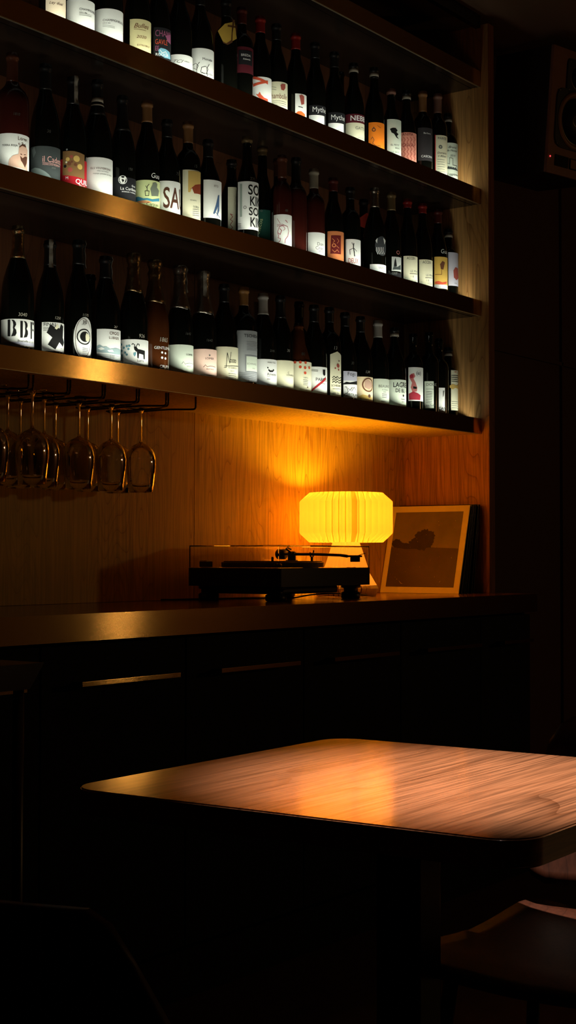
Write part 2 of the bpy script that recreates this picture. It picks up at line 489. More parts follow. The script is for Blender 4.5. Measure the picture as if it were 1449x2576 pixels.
def profile(kind, r, h):
    k = h / .30
    n = .0135 if kind != 'cha' else .0150       # neck radius
    if kind == 'bur':
        hb, pts = .135 * k, [(.98, .150), (.93, .166), (.84, .182), (.72, .198), (.58, .213), (.47, .226)]
        P = [(f_ * r, z * k) for f_, z in pts] + [(n + .001, .243 * k), (n, .26 * k)]
    elif kind == 'cha':
        hb, pts = .125 * k, [(.985, .138), (.94, .155), (.86, .171), (.74, .188), (.62, .205), (.52, .220)]
        P = [(f_ * r, z * k) for f_, z in pts] + [(n + .0015, .243 * k), (n, .26 * k)]
    elif kind == 'sml':
        hb = .085; P = [(.97 * r, .10), (.88 * r, .118), (.72 * r, .14), (.55 * r, .16), (n + .003, h - .025), (n + .002, h - .012)]
    else:
        hb, pts = .180 * k, [(.985, .188), (.93, .199), (.80, .209), (.60, .217), (.45, .224)]
        P = [(f_ * r, z * k) for f_, z in pts] + [(n + .0005, .235 * k), (n, .245 * k)]
    body = [(r * .55, .012), (r * .80, .0), (r * .93, .0012), (r * .99, .005), (r, .010), (r, hb)] + P
    return body, n

SEG = 36
def bottle(rec):
    row, X, Y, r, h, kind, gl, desc, labels, art, cap, price = rec
    z = SH[row][1] + .0004
    body, n = profile(kind, r, h)
    root = empty('wine_bottle', (X, Y, z), desc, 'bottle', {'A': 'wine bottles on the top shelf', 'B': 'wine bottles on the middle shelf', 'C': 'wine bottles on the lowest shelf'}[row])
    top = h
    b = MB(GLASS[gl])
    lip = [(n, top - .016), (n + .0022, top - .0145), (n + .0022, top - .008), (n + .0004, top - .0065), (n + .0004, top - .001), (n - .002, top)]
    b.lathe([(0, .010)] + [p for p in body if p[1] < top - .017] + lip, SEG)
    b.build('glass_body', root)
    # radius of the profile at a height
    def rad(zz):
        pp = [p for p in body if p[1] < top - .017] + lip
        for a, c in zip(pp[1:], pp[2:]):
            if a[1] <= zz <= c[1] and c[1] > a[1]:
                t = (zz - a[1]) / (c[1] - a[1]); return a[0] + (c[0] - a[0]) * t
        return n
    if cap:
        zc, col, style = cap
        if style == 'foil' and kind == 'cha':
            m = MB(CAPM[col])
            rnd = random.Random(int(X * 1000))
            prof = [(rad(zc) + .0006, zc)]
            for q in range(1, 14):
                zz = zc + (top - zc) * q / 14
                bump = .003 if zz > top - .042 else .001
                if top - .030 < zz < top - .024: bump = -.0005 + .001
                prof.append((max(rad(zz), n) + bump * rnd.uniform(.6, 1.3), zz))
            prof += [(n + .0035, top + .0005), (n + .001, top + .003), (0, top + .0035)]
            m.lathe(prof, 28)
            for i, v_ in enumerate(m.v):
                if v_[2] > zc + .002:
                    a = math.atan2(v_[1], v_[0]); s = 1 + .035 * math.sin(a * 9 + v_[2] * 300) + rnd.uniform(-.02, .02)
                    m.v[i] = (v_[0] * s, v_[1] * s, v_[2])
                else:
                    a = math.atan2(v_[1], v_[0]); m.v[i] = (v_[0], v_[1], v_[2] + .004 * math.sin(a * 2 + 1))
            m.build('foil_capsule', root)
        else:
            m = MB(CAPM[col])
            prof = [(rad(zc) + .0005, zc)]
            for q in range(1, 9):
                zz = zc + (top - .018 - zc) * q / 9
                if zz > zc: prof.append((rad(zz) + .0005, zz))
            prof += [(n + .0006, top - .017), (n + .0028, top - .0150), (n + .0028, top - .0075), (n + .001, top - .006), (n + .001, top - .0005), (n - .001, top + .0006), (0, top + .0006)]
            m.lathe(prof, 24)
            m.build('capsule', root)
        if style in ('strip', 'ring', 'rings') or (col == 'silver' and style == 'foil') or (col == 'clear'):
            if style.startswith('ring'):
                zr = [(top - .030, top - .018)] if style == 'ring' else [(top - .058, top - .047), (top - .068, top - .064)]
                for za, zb in zr:
                    MB(CAPM['ringw']).lathe([(rad(za) + .0014, za), (rad(zb) + .0014, zb), (rad(zb) + .0004, zb + .0002), (rad(za) + .0004, za - .0002)], 24, closed=True).build('neck_collar', root)
            else:
                # tax-seal paper strip glued over the top and down one side of the neck
                sm = MB(CAPM['paper']); rows = []
                a0 = {'C': -2.2, 'B': -1.9, 'A': -1.9}[row] if int(X * 50) % 2 else -.55
                for q in range(9):
                    zz = top + .001 - .070 * q / 8; rr = max(rad(zz), n) + .0042 + .0012 * math.sin(q * 1.7)
                    rows.append([(rr * math.cos(a0 + da), rr * math.sin(a0 + da), zz) for da in (-.28, 0, .28)])
                vs = [p for rw in rows for p in rw]
                vs += [(p[0] * .96, p[1] * .96, p[2]) for p in vs]
                fs = []; N_ = 27
                for q in range(8):
                    for e_ in (0, 1):
                        i0 = q * 3 + e_
                        fs.append([i0, i0 + 1, i0 + 4, i0 + 3]); fs.append([N_ + i0, N_ + i0 + 3, N_ + i0 + 4, N_ + i0 + 1])
                    fs.append([q * 3, q * 3 + 3, N_ + q * 3 + 3, N_ + q * 3]); fs.append([q * 3 + 2, N_ + q * 3 + 2, N_ + q * 3 + 5, q * 3 + 5])
                sm.add(vs, fs, 0, True)
                sm.build('seal_strip', root)
        if style == 'tagyellow':
            tz = .195; rr = r + .006
            tg = MB(TAGY, TAGB, TAGW)
            # a folded square paper tag hanging on its corner, printed with a brown cross stroke
            th = R(-42); nrm = Vector((math.sin(th), -math.cos(th), 0)); tan = Vector((math.cos(th), math.sin(th), 0))
            def P_(u, v, d): return (nrm * (rr + d) + tan * u + Vector((0, 0, tz + v)))[:]
            q = [(-.030, -.002), (-.010, .020), (.018, .028), (.024, -.020), (-.004, -.038), (-.016, -.030)]
            vs = [P_(u, v, .0) for u, v in q] + [P_(u, v, .0012) for u, v in q]
            n6 = len(q)
            tg.add(vs, [list(range(n6)), list(range(n6, 2 * n6))[::-1]] + [[i, n6 + i, n6 + (i + 1) % n6, (i + 1) % n6] for i in range(n6)], 0)
            for st in ([(.012, .034), (.019, .032), (.008, -.026), (-.006, -.036), (-.017, -.031), (-.014, -.036), (-.002, -.040), (.012, -.032)][0:8], [(-.002, .012), (.020, .010), (.020, .015), (-.002, .017)]):
                k8 = len(st)
                tg.add([P_(u, v, .0016) for u, v in st], [list(range(k8))], 1)
            tg.tube([(n + .001, -.002, .262), tuple(Vector(P_(.012, .034, .0006)))], .0006, 6, 2)
            tg.build('neck_tag', root)
        if style == 'tagred':
            th = R(-48); nrm = Vector((math.sin(th), -math.cos(th), 0)); tan = Vector((math.cos(th), math.sin(th), 0)); tz = .215; rr = .030
            def P_(u, v, d): return (nrm * (rr + d - abs(u) * .25) + tan * u + Vector((0, 0, tz + v)))[:]
            q = [(-.028, -.012), (.012, -.030), (.016, .022), (.006, .026), (-.016, .010)]
            vs = [P_(u, v, .0) for u, v in q] + [P_(u, v, .001) for u, v in q]; n5 = 5
            t_ = MB(TAGR, M('dustyred')).add(vs, [list(range(n5)), list(range(n5, 2 * n5))[::-1]] + [[i, n5 + i, n5 + (i + 1) % n5, (i + 1) % n5] for i in range(n5)], 0)
            t_.tube([P_(u, v, .0016) for u, v in ((-.014, .002), (-.010, .012), (-.006, -.004), (0, .010), (.002, -.008), (.008, .008))], .0006, 5, 1)
            t_.build('neck_tag', root)
    # labels: a paper sheet wrapped round the glass, its printing in the same mesh
    for i, (t0, t1, z0, z1, col, shape) in enumerate(labels):
        mb = MB(M(col))
        bm = poly_bm(label_shape(t0, t1, z0, z1, shape, r))
        wrapped(bm, r, .0004 + .0002 * i)
        mb.bm(bm, 0, True)
        if i == 0 and art:
            am = art_mb(art, r)
            ofs = len(mb.mats); n0 = len(mb.v)
            mb.mats += am.mats
            mb.v += am.v; mb.f += [[j + n0 for j in f] for f in am.f]; mb.mi += [j + ofs for j in am.mi]; mb.smooth += am.smooth
        lo = mb.build('label' if i == 0 else ('picture_label' if shape == 'oval' else 'lower_label'), root)
    if art and not labels:
        art_mb(art, r).build('printing', root)
    if price:
        s, u, v, size, col = price
        bm = text_bm(s, size, .9, .15, 0); bmesh.ops.translate(bm, verts=bm.verts[:], vec=(u, v, 0))
        rr = rad(v + size * .3)
        for q in bm.verts: q.co.x *= 1
        wrapped(bm, rr, .0008)
        # follow the shoulder of the glass
        for q in bm.verts:
            a = math.atan2(q.co.y, q.co.x); rz = rad(q.co.z) + .0008
            q.co = Vector((rz * math.cos(a), rz * math.sin(a), q.co.z))
        pm = MB(M(col)); pm.bm(bm); pm.build('handwritten_mark', root)
    return root
BOTTLES = [
('C', 2.496, 2.6331, 0.0391, 0.3135, 'bur', 'dark', 'big dark bottle with white label of bold stencil capitals, leftmost on lowest shelf', [(-2.1561, 1.9405, 0.0171, 0.0836, 'W', 'rect')], [('p', [(-0.0535, 0.0819), (-0.0465, 0.0814), (-0.0465, 0.0414), (-0.0535, 0.0419)], 'K'), ('p', [(-0.0443, 0.0812), (-0.0373, 0.08), (-0.0335, 0.0751), (-0.0325, 0.0694), (-0.0364, 0.0619), (-0.0325, 0.057), (-0.0313, 0.0494), (-0.0344, 0.0428), (-0.0443, 0.0413), (-0.0403, 0.0506), (-0.0393, 0.0582), (-0.0403, 0.062), (-0.0393, 0.0696), (-0.0403, 0.0763)], 'K'), ('p', [(-0.0229, 0.0785), (-0.017, 0.0787), (-0.017, 0.0388), (-0.0229, 0.0386)], 'K'), ('p', [(-0.015, 0.0788), (-0.0086, 0.0778), (-0.0052, 0.0734), (-0.0045, 0.0677), (-0.0075, 0.0608), (-0.004, 0.0563), (-0.0032, 0.0488), (-0.0064, 0.0409), (-0.015, 0.0389), (-0.0114, 0.0481), (-0.0108, 0.0567), (-0.0114, 0.0605), (-0.0108, 0.0681), (-0.0119, 0.0747)], 'K'), ('p', [(0.0053, 0.0783), (0.0103, 0.0789), (0.0103, 0.0388), (0.0053, 0.0382)], 'K'), ('p', [(0.013, 0.0793), (0.0195, 0.0793), (0.0195, 0.0735), (0.013, 0.0736)], 'K'), ('p', [(0.013, 0.0631), (0.018, 0.0628), (0.018, 0.058), (0.013, 0.0583)], 'K'), ('t', 'Bouteille d Ubic', -0.0287, 0.0285, 0.0075, 'K', 1, 0, 0), ('p', [(-0.0843, 0.0209), (0.025, 0.0209), (0.025, 0.0285), (-0.0843, 0.0285)], 'lilac')], (0.2343, 'foil', 'clear'), ('3040', -0.0287, 0.0903, 0.0123, 'price')),
('C', 2.5994, 2.6291, 0.0351, 0.2951, 'bur', 'dark', 'dark bottle whose square white label shows a black angular star shape', [(-1.3357, 1.2021, 0.0183, 0.0893, 'W', 'rect')], [('t', 'FINAL', -0.0424, 0.0791, 0.0125, 'K', 1, 0, 0), ('t', 'FINNEKE', -0.0424, 0.0723, 0.0056, 'K', 1, 0, 0), ('t', 'SPIRITUEUX', -0.0424, 0.0674, 0.0042, 'K', 1, 0, 0), ('p', [(-0.0313, 0.0689), (-0.0254, 0.0835), (-0.0154, 0.077), (-0.009, 0.0793), (-0.0018, 0.0741), (0.0039, 0.0865), (0.0133, 0.0819), (0.0111, 0.0541), (0.0195, 0.0435), (0.0111, 0.0317), (-0.0018, 0.041), (-0.0133, 0.0226), (-0.0313, 0.0339), (-0.0205, 0.0515), (-0.0342, 0.0632)], 'K'), ('t', 'Les', 0.0024, 0.0258, 0.0042, 'K', 1, 0, 0), ('p', [(-0.0154, 0.075), (-0.0079, 0.0863), (-0.003, 0.0789), (-0.0101, 0.0715)], 'cream')], (0.2328, 'paperstrip', 'strip'), ('1250', -0.0154, 0.0974, 0.0097, 'price')),
('C', 2.6978, 2.6279, 0.0339, 0.3128, 'bur', 'dark', 'dark bottle with a tall oval white label drawn with black rings', [(-1.128, 0.5989, 0.0087, 0.1152, 'W', 'oval')], [('l', [(0.0161, 0.0655), (0.0132, 0.05), (0.0071, 0.0356), (0.0002, 0.024), (-0.0069, 0.0165), (-0.0137, 0.0137), (-0.02, 0.0158), (-0.0255, 0.0226), (-0.0298, 0.0334), (-0.0326, 0.047), (-0.0336, 0.0621), (-0.0326, 0.0771), (-0.0298, 0.0907), (-0.0255, 0.1014), (-0.0201, 0.1085), (-0.0138, 0.1112), (-0.007, 0.1094), (0.0001, 0.1032), (0.0071, 0.0932), (0.0132, 0.0804), (0.0161, 0.0657)], 0.0011, 'N'), ('c', -0.0104, 0.0656, 0.0199, 'K', 0.86), ('c', -0.0093, 0.0657, 0.0129, 'K', 0), ('p', [(-0.0057, 0.0759), (0.0009, 0.0726), (0.0076, 0.0654), (0.0009, 0.0547), (-0.007, 0.0559), (-0.0081, 0.0678)], 'cream'), ('t', '3B', -0.0159, 0.0981, 0.0114, 'K', 1, 0, 0), ('t', 'Farmer', -0.018, 0.0951, 0.0036, 'K', 1, 0, 0), ('p', [(-0.0159, 0.0374), (0.0009, 0.037), (0.0009, 0.0358), (-0.0159, 0.0363)], 'G'), ('p', [(-0.0159, 0.0335), (0.0009, 0.033), (0.0009, 0.0318), (-0.0159, 0.0323)], 'G'), ('p', [(-0.0159, 0.0295), (0.0009, 0.0291), (0.0009, 0.0279), (-0.0159, 0.0283)], 'G'), ('p', [(-0.0159, 0.0255), (0.0009, 0.0251), (0.0009, 0.0239), (-0.0159, 0.0243)], 'G'), ('p', [(-0.0159, 0.0215), (0.0009, 0.0211), (0.0009, 0.0199), (-0.0159, 0.0203)], 'G')], (0.2512, 'paperstrip', 'strip'), ('1170', -0.0169, 0.117, 0.01, 'price')),
('C', 2.8377, 2.721, 0.033, 0.2584, 'bor', 'dark', 'bottle set back with only a small white barcode label showing beside the oval label', [(-0.8695, -0.2405, 0.0296, 0.0691, 'W', 'rect')], [('p', [(-0.0245, 0.0608), (-0.0235, 0.0608), (-0.0235, 0.0431), (-0.0245, 0.0431)], 'K'), ('p', [(-0.0225, 0.0608), (-0.0215, 0.0608), (-0.0215, 0.0431), (-0.0225, 0.0431)], 'K'), ('p', [(-0.0205, 0.0608), (-0.0195, 0.0609), (-0.0195, 0.0432), (-0.0205, 0.0432)], 'K'), ('p', [(-0.0185, 0.0609), (-0.0174, 0.0609), (-0.0174, 0.0433), (-0.0185, 0.0432)], 'K'), ('p', [(-0.0165, 0.061), (-0.0154, 0.061), (-0.0154, 0.0433), (-0.0165, 0.0433)], 'K'), ('p', [(-0.0144, 0.0611), (-0.0132, 0.0611), (-0.0132, 0.0434), (-0.0144, 0.0434)], 'K'), ('t', '4 37', -0.0235, 0.0348, 0.0059, 'K', 1, 0, 0)], None, None),
('C', 2.8021, 2.6338, 0.0398, 0.2903, 'bur', 'dark', 'dark bottle with off-white label of a pale blue landscape sketch', [(-1.3548, 1.2194, 0.013, 0.0974, 'W', 'rect')], [('t', 'CROCI', -0.0211, 0.0834, 0.0102, 'N', 1, 0, 0), ('t', 'LUBIGO', -0.0221, 0.0721, 0.0087, 'N', 1, 0, 0), ('p', [(-0.0539, 0.0534), (-0.0449, 0.057), (-0.0365, 0.0517), (-0.0284, 0.0527), (-0.0189, 0.0468), (-0.0034, 0.05), (0.0231, 0.049), (0.0231, 0.0357), (-0.0034, 0.0337), (-0.0221, 0.0355), (-0.0386, 0.0364), (-0.0539, 0.0392)], 'bluegrey'), ('p', [(-0.0515, 0.0472), (-0.0407, 0.0507), (-0.0325, 0.0455), (-0.0428, 0.0427)], 'W'), ('p', [(-0.0263, 0.0425), (-0.0134, 0.0451), (-0.0086, 0.0393), (-0.0221, 0.0386)], 'W'), ('p', [(-0.0527, 0.033), (0.0172, 0.0291), (0.0172, 0.0281), (-0.0527, 0.032)], 'bluegrey'), ('p', [(-0.0527, 0.0289), (0.0172, 0.025), (0.0172, 0.024), (-0.0527, 0.0279)], 'bluegrey'), ('p', [(-0.0527, 0.0249), (0.0172, 0.0209), (0.0172, 0.0199), (-0.0527, 0.0239)], 'bluegrey'), ('p', [(-0.0189, 0.0222), (-0.0179, 0.0222), (-0.0179, 0.0313), (-0.0189, 0.0313)], 'G'), ('p', [(-0.0145, 0.0222), (-0.0134, 0.0222), (-0.0134, 0.0313), (-0.0145, 0.0313)], 'G'), ('p', [(-0.0098, 0.0222), (-0.0086, 0.0222), (-0.0086, 0.0313), (-0.0098, 0.0313)], 'G')], (0.2325, 'strip2', 'strip'), ('267', -0.0086, 0.1015, 0.0087, 'price')),
('C', 2.9097, 2.6326, 0.0386, 0.3129, 'cha', 'dark', 'gold-foiled bottle with white label of a black horned goat and blue leaves', [(-2.0007, 1.8006, 0.0119, 0.0836, 'W', 'rect')], [('p', [(-0.0238, 0.0556), (-0.0195, 0.0579), (0.0009, 0.0552), (0.0009, 0.0333), (-0.0036, 0.0329), (-0.005, 0.0443), (-0.0173, 0.0465), (-0.0184, 0.034), (-0.0217, 0.0339)], 'K'), ('p', [(-0.0312, 0.0638), (-0.0249, 0.065), (-0.0195, 0.0568), (-0.0249, 0.0504), (-0.0301, 0.0566)], 'K'), ('l', [(-0.0291, 0.0628), (-0.0291, 0.069), (-0.0333, 0.0721), (-0.0364, 0.0691)], 0.0017, 'K'), ('l', [(-0.0249, 0.0639), (-0.0217, 0.0713), (-0.0173, 0.0705), (-0.0173, 0.0663)], 0.0017, 'K'), ('p', [(-0.0322, 0.0482), (-0.0249, 0.0504), (-0.0259, 0.0431), (-0.0291, 0.0379), (-0.0322, 0.043)], 'blue'), ('t', 'Lurra', -0.0227, 0.0255, 0.0089, 'K', 1, 0, 0), ('c', -0.067, 0.0711, 0.0031, 'blue', 0), ('c', -0.0581, 0.0619, 0.0031, 'blue', 0), ('c', -0.0653, 0.0543, 0.0031, 'blue', 0), ('c', -0.0495, 0.0654, 0.0031, 'blue', 0), ('c', -0.045, 0.0579, 0.0031, 'blue', 0), ('c', -0.0542, 0.0491, 0.0031, 'blue', 0), ('c', -0.0638, 0.0426, 0.0031, 'blue', 0), ('c', -0.0495, 0.0436, 0.0031, 'blue', 0), ('c', -0.0428, 0.0661, 0.0031, 'blue', 0), ('c', -0.0687, 0.0348, 0.0031, 'blue', 0), ('p', [(-0.0568, 0.0233), (-0.0343, 0.0198), (-0.0343, 0.0185), (-0.0568, 0.022)], 'G'), ('p', [(-0.0568, 0.0201), (-0.0343, 0.0167), (-0.0343, 0.0154), (-0.0568, 0.0189)], 'G')], (0.2108, 'foil', 'foil'), ('926', -0.0184, 0.0891, 0.0134, 'price')),
('C', 2.9938, 2.6332, 0.0392, 0.3086, 'cha', 'amber', 'gold-foiled sparkling bottle of amber glass with white printing and no paper label', [], [('t', 'GENTLEMAN', -0.0344, 0.068, 0.0106, 'W', 1, 0, 0), ('c', -0.0122, 0.0592, 0.003, 'W', 0), ('c', -0.0012, 0.058, 0.003, 'W', 0), ('c', -0.0122, 0.0454, 0.0032, 'W', 0), ('c', -0.0012, 0.0442, 0.0032, 'W', 0), ('t', 'CRUDE', -0.0192, 0.0186, 0.0106, 'W', 1, 0, 0), ('l', [(-0.0192, 0.0154), (0.0153, 0.0152)], 0.0013, 'W')], (0.194, 'foil', 'foil'), ('1865', -0.0215, 0.0883, 0.0167, 'price')),
('C', 3.0955, 2.6308, 0.0368, 0.3094, 'cha', 'dark', 'silver-foiled bottle with plain pale green label left of the pink one', [(-1.7839, 1.6055, 0.0093, 0.0914, 'greenw', 'rect')], [('t', 'LOIMER', -0.0138, 0.0628, 0.007, 'K', 1, 0, 0), ('l', [(-0.0264, 0.0385), (-0.022, 0.0451), (-0.0174, 0.0388), (-0.0045, 0.0419), (0.017, 0.042)], 0.0009, 'G'), ('t', 'EXTRA', -0.0113, 0.0316, 0.0046, 'G', 1, 0, 0), ('t', 'NIEDER', -0.0286, 0.0158, 0.0046, 'G', 1, 0, 0)], (0.1914, 'silver', 'foil'), ('1640', -0.0174, 0.1188, 0.0108, 'priced')),
('C', 3.1968, 2.6315, 0.0375, 0.3098, 'cha', 'dark', 'silver-foiled bottle with a pale pink label', [(-1.7082, 1.5374, 0.0093, 0.0908, 'pinkw', 'rect')], [('t', 'LOIMER', -0.0276, 0.0622, 0.0079, 'K', 1, 0, 0), ('l', [(-0.032, 0.0401), (-0.0265, 0.0468), (-0.0219, 0.0414), (-0.0122, 0.0441), (0.0075, 0.0426)], 0.001, 'N'), ('t', 'BRUT ROSE', -0.0242, 0.0336, 0.0047, 'N', 1, 0, 0), ('t', 'NIEDEROESTERREICH', -0.042, 0.0171, 0.0044, 'G', 1, 0, 0), ('c', -0.0147, 0.0737, 0.0024, 'G', 0)], (0.1905, 'silver', 'foil'), ('1640', -0.0253, 0.1118, 0.011, 'priced')),
('C', 3.2927, 2.6334, 0.0394, 0.2907, 'bur', 'dark', 'dark bottle with cream label of tall scrawled black script', [(-1.4364, 1.2927, 0.0094, 0.1081, 'cream', 'rect')], [('l', [(-0.0353, 0.0486), (-0.0296, 0.0487), (-0.0262, 0.0903), (-0.0191, 0.0614), (-0.0153, 0.0931)], 0.0013, 'K'), ('t', 'osso', -0.0191, 0.0636, 0.0209, 'K', 0.6, 0, 0), ('l', [(-0.0342, 0.0531), (0.0197, 0.0561)], 0.0013, 'K'), ('t', 'C CARCO', -0.0227, 0.0466, 0.0064, 'K', 1, 0, 0), ('t', 'VALLE', -0.0178, 0.0379, 0.0048, 'G', 1, 0, 0), ('p', [(-0.0227, 0.0332), (0.0032, 0.0326), (0.0032, 0.0313), (-0.0227, 0.0318)], 'G'), ('p', [(-0.0227, 0.0276), (0.0032, 0.027), (0.0032, 0.0256), (-0.0227, 0.0262)], 'G'), ('p', [(-0.0227, 0.022), (0.0032, 0.0213), (0.0032, 0.02), (-0.0227, 0.0206)], 'G'), ('p', [(-0.0227, 0.0163), (0.0032, 0.0157), (0.0032, 0.0144), (-0.0227, 0.015)], 'G')], (0.2383, 'black', ''), None),
('C', 3.3818, 2.6329, 0.0389, 0.2946, 'bor', 'dark', 'tall-labelled bottle with engraved silver grey label and orange capsule', [(-1.4672, 1.3205, 0.0167, 0.1651, 'silverg', 'rect')], [('t', 'TSCHIDA', -0.0342, 0.1456, 0.0123, 'K', 1, 0, 0), ('p', [(-0.0308, 0.0452), (0.019, 0.0452), (0.019, 0.0942), (-0.0308, 0.0942)], 'grey2'), ('p', [(-0.0273, 0.0486), (0.019, 0.0486), (0.019, 0.0908), (-0.0273, 0.0908)], 'greenw'), ('t', 'SCHWARZ', -0.0261, 0.067, 0.0074, 'G', 1, 0, 0), ('t', '2018', -0.008, 0.0554, 0.0049, 'G', 1, 0, 0), ('p', [(-0.0261, 0.1321), (0.019, 0.1327), (0.019, 0.1317), (-0.0261, 0.1312)], 'grey2'), ('p', [(-0.0261, 0.1275), (0.019, 0.1281), (0.019, 0.1271), (-0.0261, 0.1266)], 'grey2'), ('p', [(-0.0261, 0.1229), (0.019, 0.1235), (0.019, 0.1225), (-0.0261, 0.122)], 'grey2'), ('p', [(-0.0261, 0.1184), (0.019, 0.1189), (0.019, 0.1179), (-0.0261, 0.1175)], 'grey2'), ('p', [(-0.0261, 0.1138), (0.019, 0.1142), (0.019, 0.1133), (-0.0261, 0.1129)], 'grey2'), ('p', [(-0.0261, 0.1092), (0.019, 0.1096), (0.019, 0.1087), (-0.0261, 0.1083)], 'grey2'), ('p', [(-0.0519, 0.0433), (0.019, 0.0402), (0.019, 0.0393), (-0.0519, 0.0424)], 'grey2'), ('p', [(-0.0519, 0.0388), (0.019, 0.0356), (0.019, 0.0347), (-0.0519, 0.0378)], 'grey2'), ('p', [(-0.0519, 0.0342), (0.019, 0.031), (0.019, 0.0301), (-0.0519, 0.0333)], 'grey2'), ('p', [(-0.0519, 0.0296), (0.019, 0.0264), (0.019, 0.0255), (-0.0519, 0.0287)], 'grey2')], (0.2413, 'orangecap', ''), None),
('C', 3.4768, 2.6345, 0.0405, 0.291, 'bur', 'dark', 'white-capped bottle with white label marked by a small black crescent', [(-1.4665, 1.3199, 0.0116, 0.0928, 'W', 'rect')], [('p', [(-0.0206, 0.0642), (-0.0153, 0.0599), (-0.0065, 0.0605), (-0.0049, 0.0653), (0.0006, 0.0623), (-0.0065, 0.0559), (-0.0167, 0.0551), (-0.0218, 0.0595)], 'K'), ('c', -0.0231, 0.0676, 0.0021, 'K', 0), ('t', 'Ameztia', -0.0255, 0.0454, 0.0108, 'K', 1, 0, 0), ('t', 'Vinho', -0.0255, 0.0408, 0.005, 'G', 1, 0, 0), ('t', '2020', -0.0255, 0.0326, 0.005, 'N', 1, 0, 0), ('t', 'ARRRO TXAK', -0.0243, 0.0815, 0.005, 'K', 1, 0, 0), ('t', 'GARNATXA BEUNAT', -0.0255, 0.0152, 0.0043, 'G', 1, 0, 0)], (0.2274, 'whitecap', ''), ('2040', -0.0167, 0.1145, 0.01, 'priced')),
('C', 3.561, 2.633, 0.039, 0.2957, 'bur', 'dark', 'black-necked bottle with pale cream label left of the red-dotted one', [(-1.2103, 1.15, 0.008, 0.0983, 'cream', 'rect')], [('t', 'C', -0.0139, 0.059, 0.0084, 'K', 1, 0, 0), ('t', 'LONARDO', -0.018, 0.0528, 0.0068, 'K', 1, 0, 0), ('t', 'GARGANEGA VENETO', -0.0472, 0.0171, 0.0044, 'G', 1, 0, 0)], (0.2276, 'black', ''), ('30', -0.0167, 0.1238, 0.0118, 'pricew')),
('C', 3.6534, 2.6325, 0.0385, 0.2252, 'sml', 'amberd', 'short amber bottle with cream label of red dots', [(-1.3648, 1.2283, 0.0086, 0.1045, 'cream', 'rect')], [('c', -0.0474, 0.1023, 0.0043, 'redo', 0), ('c', -0.0316, 0.1022, 0.0043, 'redo', 0), ('c', -0.0149, 0.1017, 0.0043, 'redo', 0), ('c', -0.0316, 0.0878, 0.0043, 'redo', 0), ('c', -0.0163, 0.086, 0.0043, 'redo', 0), ('c', 0.0001, 0.0873, 0.0043, 'redo', 0), ('c', -0.0163, 0.0703, 0.0043, 'redo', 0), ('t', 'TERRE', -0.0216, 0.0532, 0.006, 'G', 1, 0, 0), ('p', [(-0.0229, 0.0496), (-0.0056, 0.049), (-0.0056, 0.0475), (-0.0229, 0.0482)], 'G'), ('p', [(-0.0229, 0.0448), (-0.0056, 0.0441), (-0.0056, 0.0427), (-0.0229, 0.0434)], 'G'), ('p', [(-0.0229, 0.04), (-0.0056, 0.0393), (-0.0056, 0.0379), (-0.0229, 0.0386)], 'G'), ('p', [(-0.0229, 0.0352), (-0.0056, 0.0345), (-0.0056, 0.0331), (-0.0229, 0.0338)], 'G'), ('c', -0.0072, 0.0277, 0.0024, 'N', 0)], None, ('80', -0.0216, 0.1241, 0.0137, 'priced')),
('C', 3.7922, 2.731, 0.033, 0.3197, 'bor', 'dark', 'plain dark bottle standing behind the short amber bottle', [], [], (0.2667, 'black', ''), None),
('C', 3.7367, 2.6343, 0.0401, 0.2925, 'bur', 'dark', 'dark bottle with white label crossed by a red diagonal stripe', [(-1.2017, 1.15, 0.011, 0.0974, 'W', 'rect')], [('t', 'PARCO', -0.0337, 0.0536, 0.014, 'K', 1, 0, 0), ('p', [(-0.0472, 0.0257), (-0.0459, 0.0208), (0.0047, 0.0597), (0.0047, 0.0682), (-0.0261, 0.044)], 'redstripe'), ('p', [(-0.0092, 0.0889), (0.0023, 0.09), (0.0023, 0.0741), (-0.0039, 0.0698), (-0.0092, 0.0755)], 'K'), ('t', 'TARONJA', -0.0209, 0.0443, 0.0052, 'G', 1, 0, 0), ('p', [(-0.0459, 0.089), (-0.0261, 0.0868), (-0.0261, 0.0853), (-0.0459, 0.0875)], 'G'), ('p', [(-0.0459, 0.0853), (-0.0261, 0.0831), (-0.0261, 0.0817), (-0.0459, 0.0839)], 'G')], (0.2381, 'black', ''), None),
('C', 3.8151, 2.6311, 0.0369, 0.2952, 'bor', 'dark', 'dark bottle with tall pointed cream label of black wavy lines', [(-0.9003, 0.4304, 0.0114, 0.1537, 'cream', 'point')], [('l', [(-0.0259, 0.071), (-0.0206, 0.0762), (-0.015, 0.0703), (-0.0088, 0.0757), (-0.0015, 0.0702), (0.016, 0.0758)], 0.002, 'K'), ('l', [(-0.0259, 0.0636), (-0.0206, 0.0688), (-0.015, 0.0629), (-0.0088, 0.0683), (-0.0015, 0.0627), (0.016, 0.0683)], 0.002, 'K'), ('l', [(-0.0259, 0.0562), (-0.0206, 0.0614), (-0.015, 0.0555), (-0.0088, 0.0609), (-0.0015, 0.0553), (0.016, 0.0609)], 0.002, 'K'), ('t', 'SCHEURE', -0.0297, 0.0438, 0.0088, 'K', 1, 0, 0), ('l', [(-0.0246, 0.0365), (0.0088, 0.0377)], 0.0012, 'K'), ('t', 'gpa lau', -0.0259, 0.0216, 0.0088, 'G', 1, 0.3, 0), ('c', -0.0053, 0.1094, 0.0062, 'dustyred', 0), ('c', -0.0165, 0.1011, 0.0025, 'dustyred', 0), ('c', -0.0015, 0.1247, 0.0025, 'N', 0), ('c', -0.0035, 0.0972, 0.0031, 'dustyred', 0)], (0.2476, 'black', ''), ('13', -0.0233, 0.1589, 0.0159, 'pricew')),
